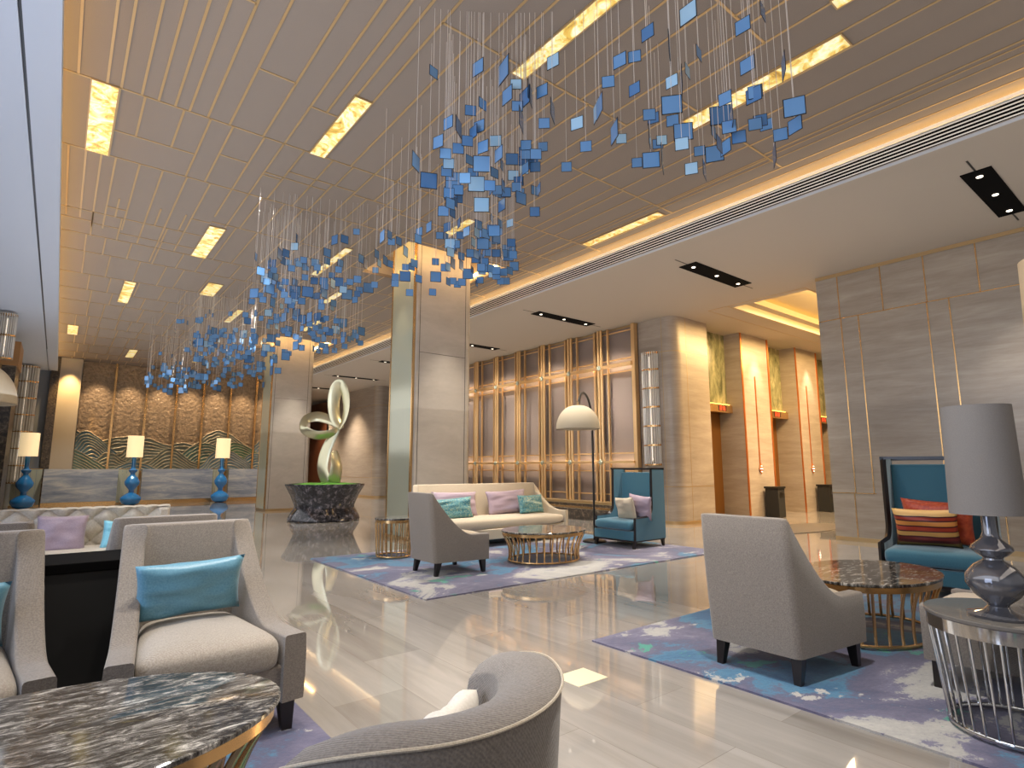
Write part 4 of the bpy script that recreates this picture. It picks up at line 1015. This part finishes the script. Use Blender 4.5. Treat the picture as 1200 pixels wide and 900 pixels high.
for (px, py, hp, wr, sg, dmin, dmax, zone) in T:
    X, Y, U = ray(px, py); hh = math.hypot(X, Y); k = U/hh
    z = random.uniform(3.4, 4.25); d = (z-EYE)/k if k > .05 else dmax
    d = max(dmin, min(dmax, d)); d = min(d, (4.9-EYE)/k)
    p = at_depth(px, py, d)
    fwd = p.x*math.sin(YAW)+p.y*math.cos(YAW)
    depth = fwd*math.cos(PITCH)+(p.z-EYE)*math.sin(PITCH)
    size = hp*depth/666
    if size < .11: size = .095 if size < .1 else .11
    elif size > .19: size = min(size, .22)
    face = math.atan2(p.y, p.x)+PI/2      # turn towards the viewer
    ang = face+(math.acos(min(1, wr)) * (-1 if sg > 0 else 1) if sg else random.uniform(-.12, .12)+(math.acos(wr) if wr < .9 else 0))
    rec.append((hp, p, size, ang, zone, wr))
rec.sort(key=lambda r: -r[0])
wrad = .0019
for i, (hp, p, size, ang, zone, wr) in enumerate(rec[:300]):
    big = 'large' if hp > 16 else ('medium' if hp > 10 else 'small')
    pose = 'face on' if wr > .85 else ('turned edge on' if wr < .35 else 'turned at an angle')
    o = thing('hanging_glass_tile', '%s blue glass tile %s, in the %s' % (big, pose, zl[zone]), 'hanging ornament', p, ang, '%s blue glass tiles %s in the %s' % (big, pose, zl[zone]))
    a = bpy.data.objects.new('glass_tile', pane_vars[(0, 1, 0, 2, 0, 1, 0)[i % 7]]); COL.objects.link(a); a.parent = o; a.scale = (size, size*.7, size)
    b = bpy.data.objects.new('wire', wire_me); COL.objects.link(b); b.parent = o
    rr = wrad*(1 if hp > 8 else 1.05)
    b.location = (0, 0, size*.5); b.scale = (rr, rr, H-p.z-size*.5)
rest = MB()
for (hp, p, size, ang, zone, wr) in rec[300:]:
    X = Matrix.Translation(p) @ Matrix.Rotation(ang, 4, 'Z')
    s = size/2
    rest.box(-s, s, -.002, .002, -s, s, 1, X); rest.box(-s*.93, s*.93, -.003, .003, -s*.93, s*.93, 0, X)
    r = wrad*1.1; rest.box(-r, r, -r, r, s, H-p.z, 2, X)
tag(rest.build('hanging_glass_tiles', ['pane', 'panerim', 'wire']), 'cloud of tiny blue glass tiles on wires in the far and middle groups', 'hanging ornament', None, 'stuff')
print('TILES', len(rec))

# ------------------------------------------------------------------ light
W = bpy.data.worlds.new('world'); S.world = W; W.use_nodes = True
W.node_tree.nodes['Background'].inputs[0].default_value = srgb('dfe2ea'); W.node_tree.nodes['Background'].inputs[1].default_value = .22
# window wall daylight from the left front, then a fill added behind the camera
light('AREA', (-4.3, 3, 2.0), 420, 'c3d4f4', 8, rot=(0, -PI/2, 0), size_y=4)
light('AREA', (3, -4.8, 2.6), 25, 'f2e8dc', 12, rot=(PI/2, 0, 0), size_y=4)
# recessed spots of the main ceiling
for x, y, e in ((1.9, 3.1, 120), (2.2, 4.7, 90), (2.2, 10.8, 170), (6.6, 5.6, 110), (3.3, 13.5, 170), (1.9, 8.0, 100), (5.9, 3.6, 90), (2.4, 17, 170), (2.6, 1.4, 170), (.3, 5.6, 60), (6.6, 12.6, 150), (4.2, 7.1, 140), (5.6, 6.9, 120), (.6, 12, 110), (4.4, 20.5, 170), (1, 20.5, 170)):
    light('SPOT', (x, y, H-.03), e*4.0, 'fffaf2', .06, target=(x, y, 0), spot=62, blend=.7)
for y in (8.35, 17.1): light('SPOT', (5.45, y-.42, H-.06), 520, 'fff2e0', .04, target=(5.45, y+.15, 1.6), spot=42, blend=.9)
for y in (9.0,): light('SPOT', (4.3, y+.35, H-.06), 45, 'ffe6c4', .04, target=(4.85, y+.4, 3.2), spot=35, blend=.8)
for x in (.95, 1.95, 2.95, 3.95, 4.9, 5.9, 6.9): light('SPOT', (x, 25.0, 5.0), 230, 'ffe2bc', .04, target=(x, 25.8, 2.6), spot=60, blend=.9)
light('SPOT', (.1, 24.9, 5.0), 600, 'ffd18a', .04, target=(.1, 25.4, 2.2), spot=60, blend=.9)
for x in (14.4, 17.4): light('SPOT', (x, YW-.35, HS-.03), 330, 'ffe8c8', .04, target=(x, YW-.05, 2.0), spot=50, blend=.8)
for x in (13, 15.9): light('SPOT', (x, 5.7, HS-.03), 800, 'ffe0b8', .1, target=(x, 6.2, 0), spot=95, blend=.8)
light('AREA', (15, 5.7, HS+.1), 500, 'ffd9a0', 6, rot=(0, 0, 0), size_y=1)
for y in (24.5, 28): light('SPOT', (9.3, y, HS-.05), 900, 'ffe6c8', .1, target=(9.8, y, 0), spot=90, blend=.8)

# soft uplighting added without fixtures to even out the ceilings
UP = (PI, 0, 0)
light('AREA', (3.4, 3.5, 2.3), 66, 'f6f0ee', 7, rot=UP, size_y=9)
light('AREA', (3.4, 16.5, 2.3), 140, 'f8f0ea', 7, rot=UP, size_y=16)
light('AREA', (9.0, 12, 2.2), 65, 'f6f4f4', 3, rot=UP, size_y=24)
light('AREA', (9.0, 1, 2.2), 14, 'f6f4f4', 3, rot=UP, size_y=7)
# soft area wash added without fixtures towards the right and far walls
light('AREA', (-.25, 10, 3.0), 240, 'f6f5f4', 2.4, rot=(0, -PI/2, 0), size_y=22)
light('AREA', (3.5, -1.5, 3.6), 60, 'ffefdc', 8, rot=(PI/2+.1, 0, 0), size_y=1.5)
light('AREA', (-.9, 8, 1.9), 140, 'cddaf2', 1.4, rot=UP, size_y=17)  # cool uplight added to brighten the white beam, no fixture
for y in (9.5, 11.7, 13.9, 16.1): light('SPOT', (9.6, y, HS-.05), 220, 'fff6e8', .05, target=(10.8, y, 2.0), spot=95, blend=.9)
for x in (.6, 3.4, 6.2): light('SPOT', (x, 21.6, H-.03), 500, 'fff4e4', .06, target=(x, 23.8, .7), spot=60, blend=.8)  # spots added to lift the dark desk fronts
light('SPOT', (.75, 3.0, H-.03), 330, 'fff4e4', .06, target=(.7, 3.1, 0), spot=50, blend=.8)
rg = MB().lathe([(0, 0), (1, 0), (1, .012), (0, .014)], 64, sx=1.5, sy=.55).build('oval_rug', fabric('taupe bordered rug', '4a443d', '5a534b', 40, .35, .1, .1)); rg.location = (12.3, 5.75, 0)
tag(rg, 'oval taupe rug on the floor of the lift lobby', 'rug')
light('AREA', (7.32, 10, 4.97), 36, 'ffd496', .04, rot=(0, math.radians(127), 0), size_y=28)
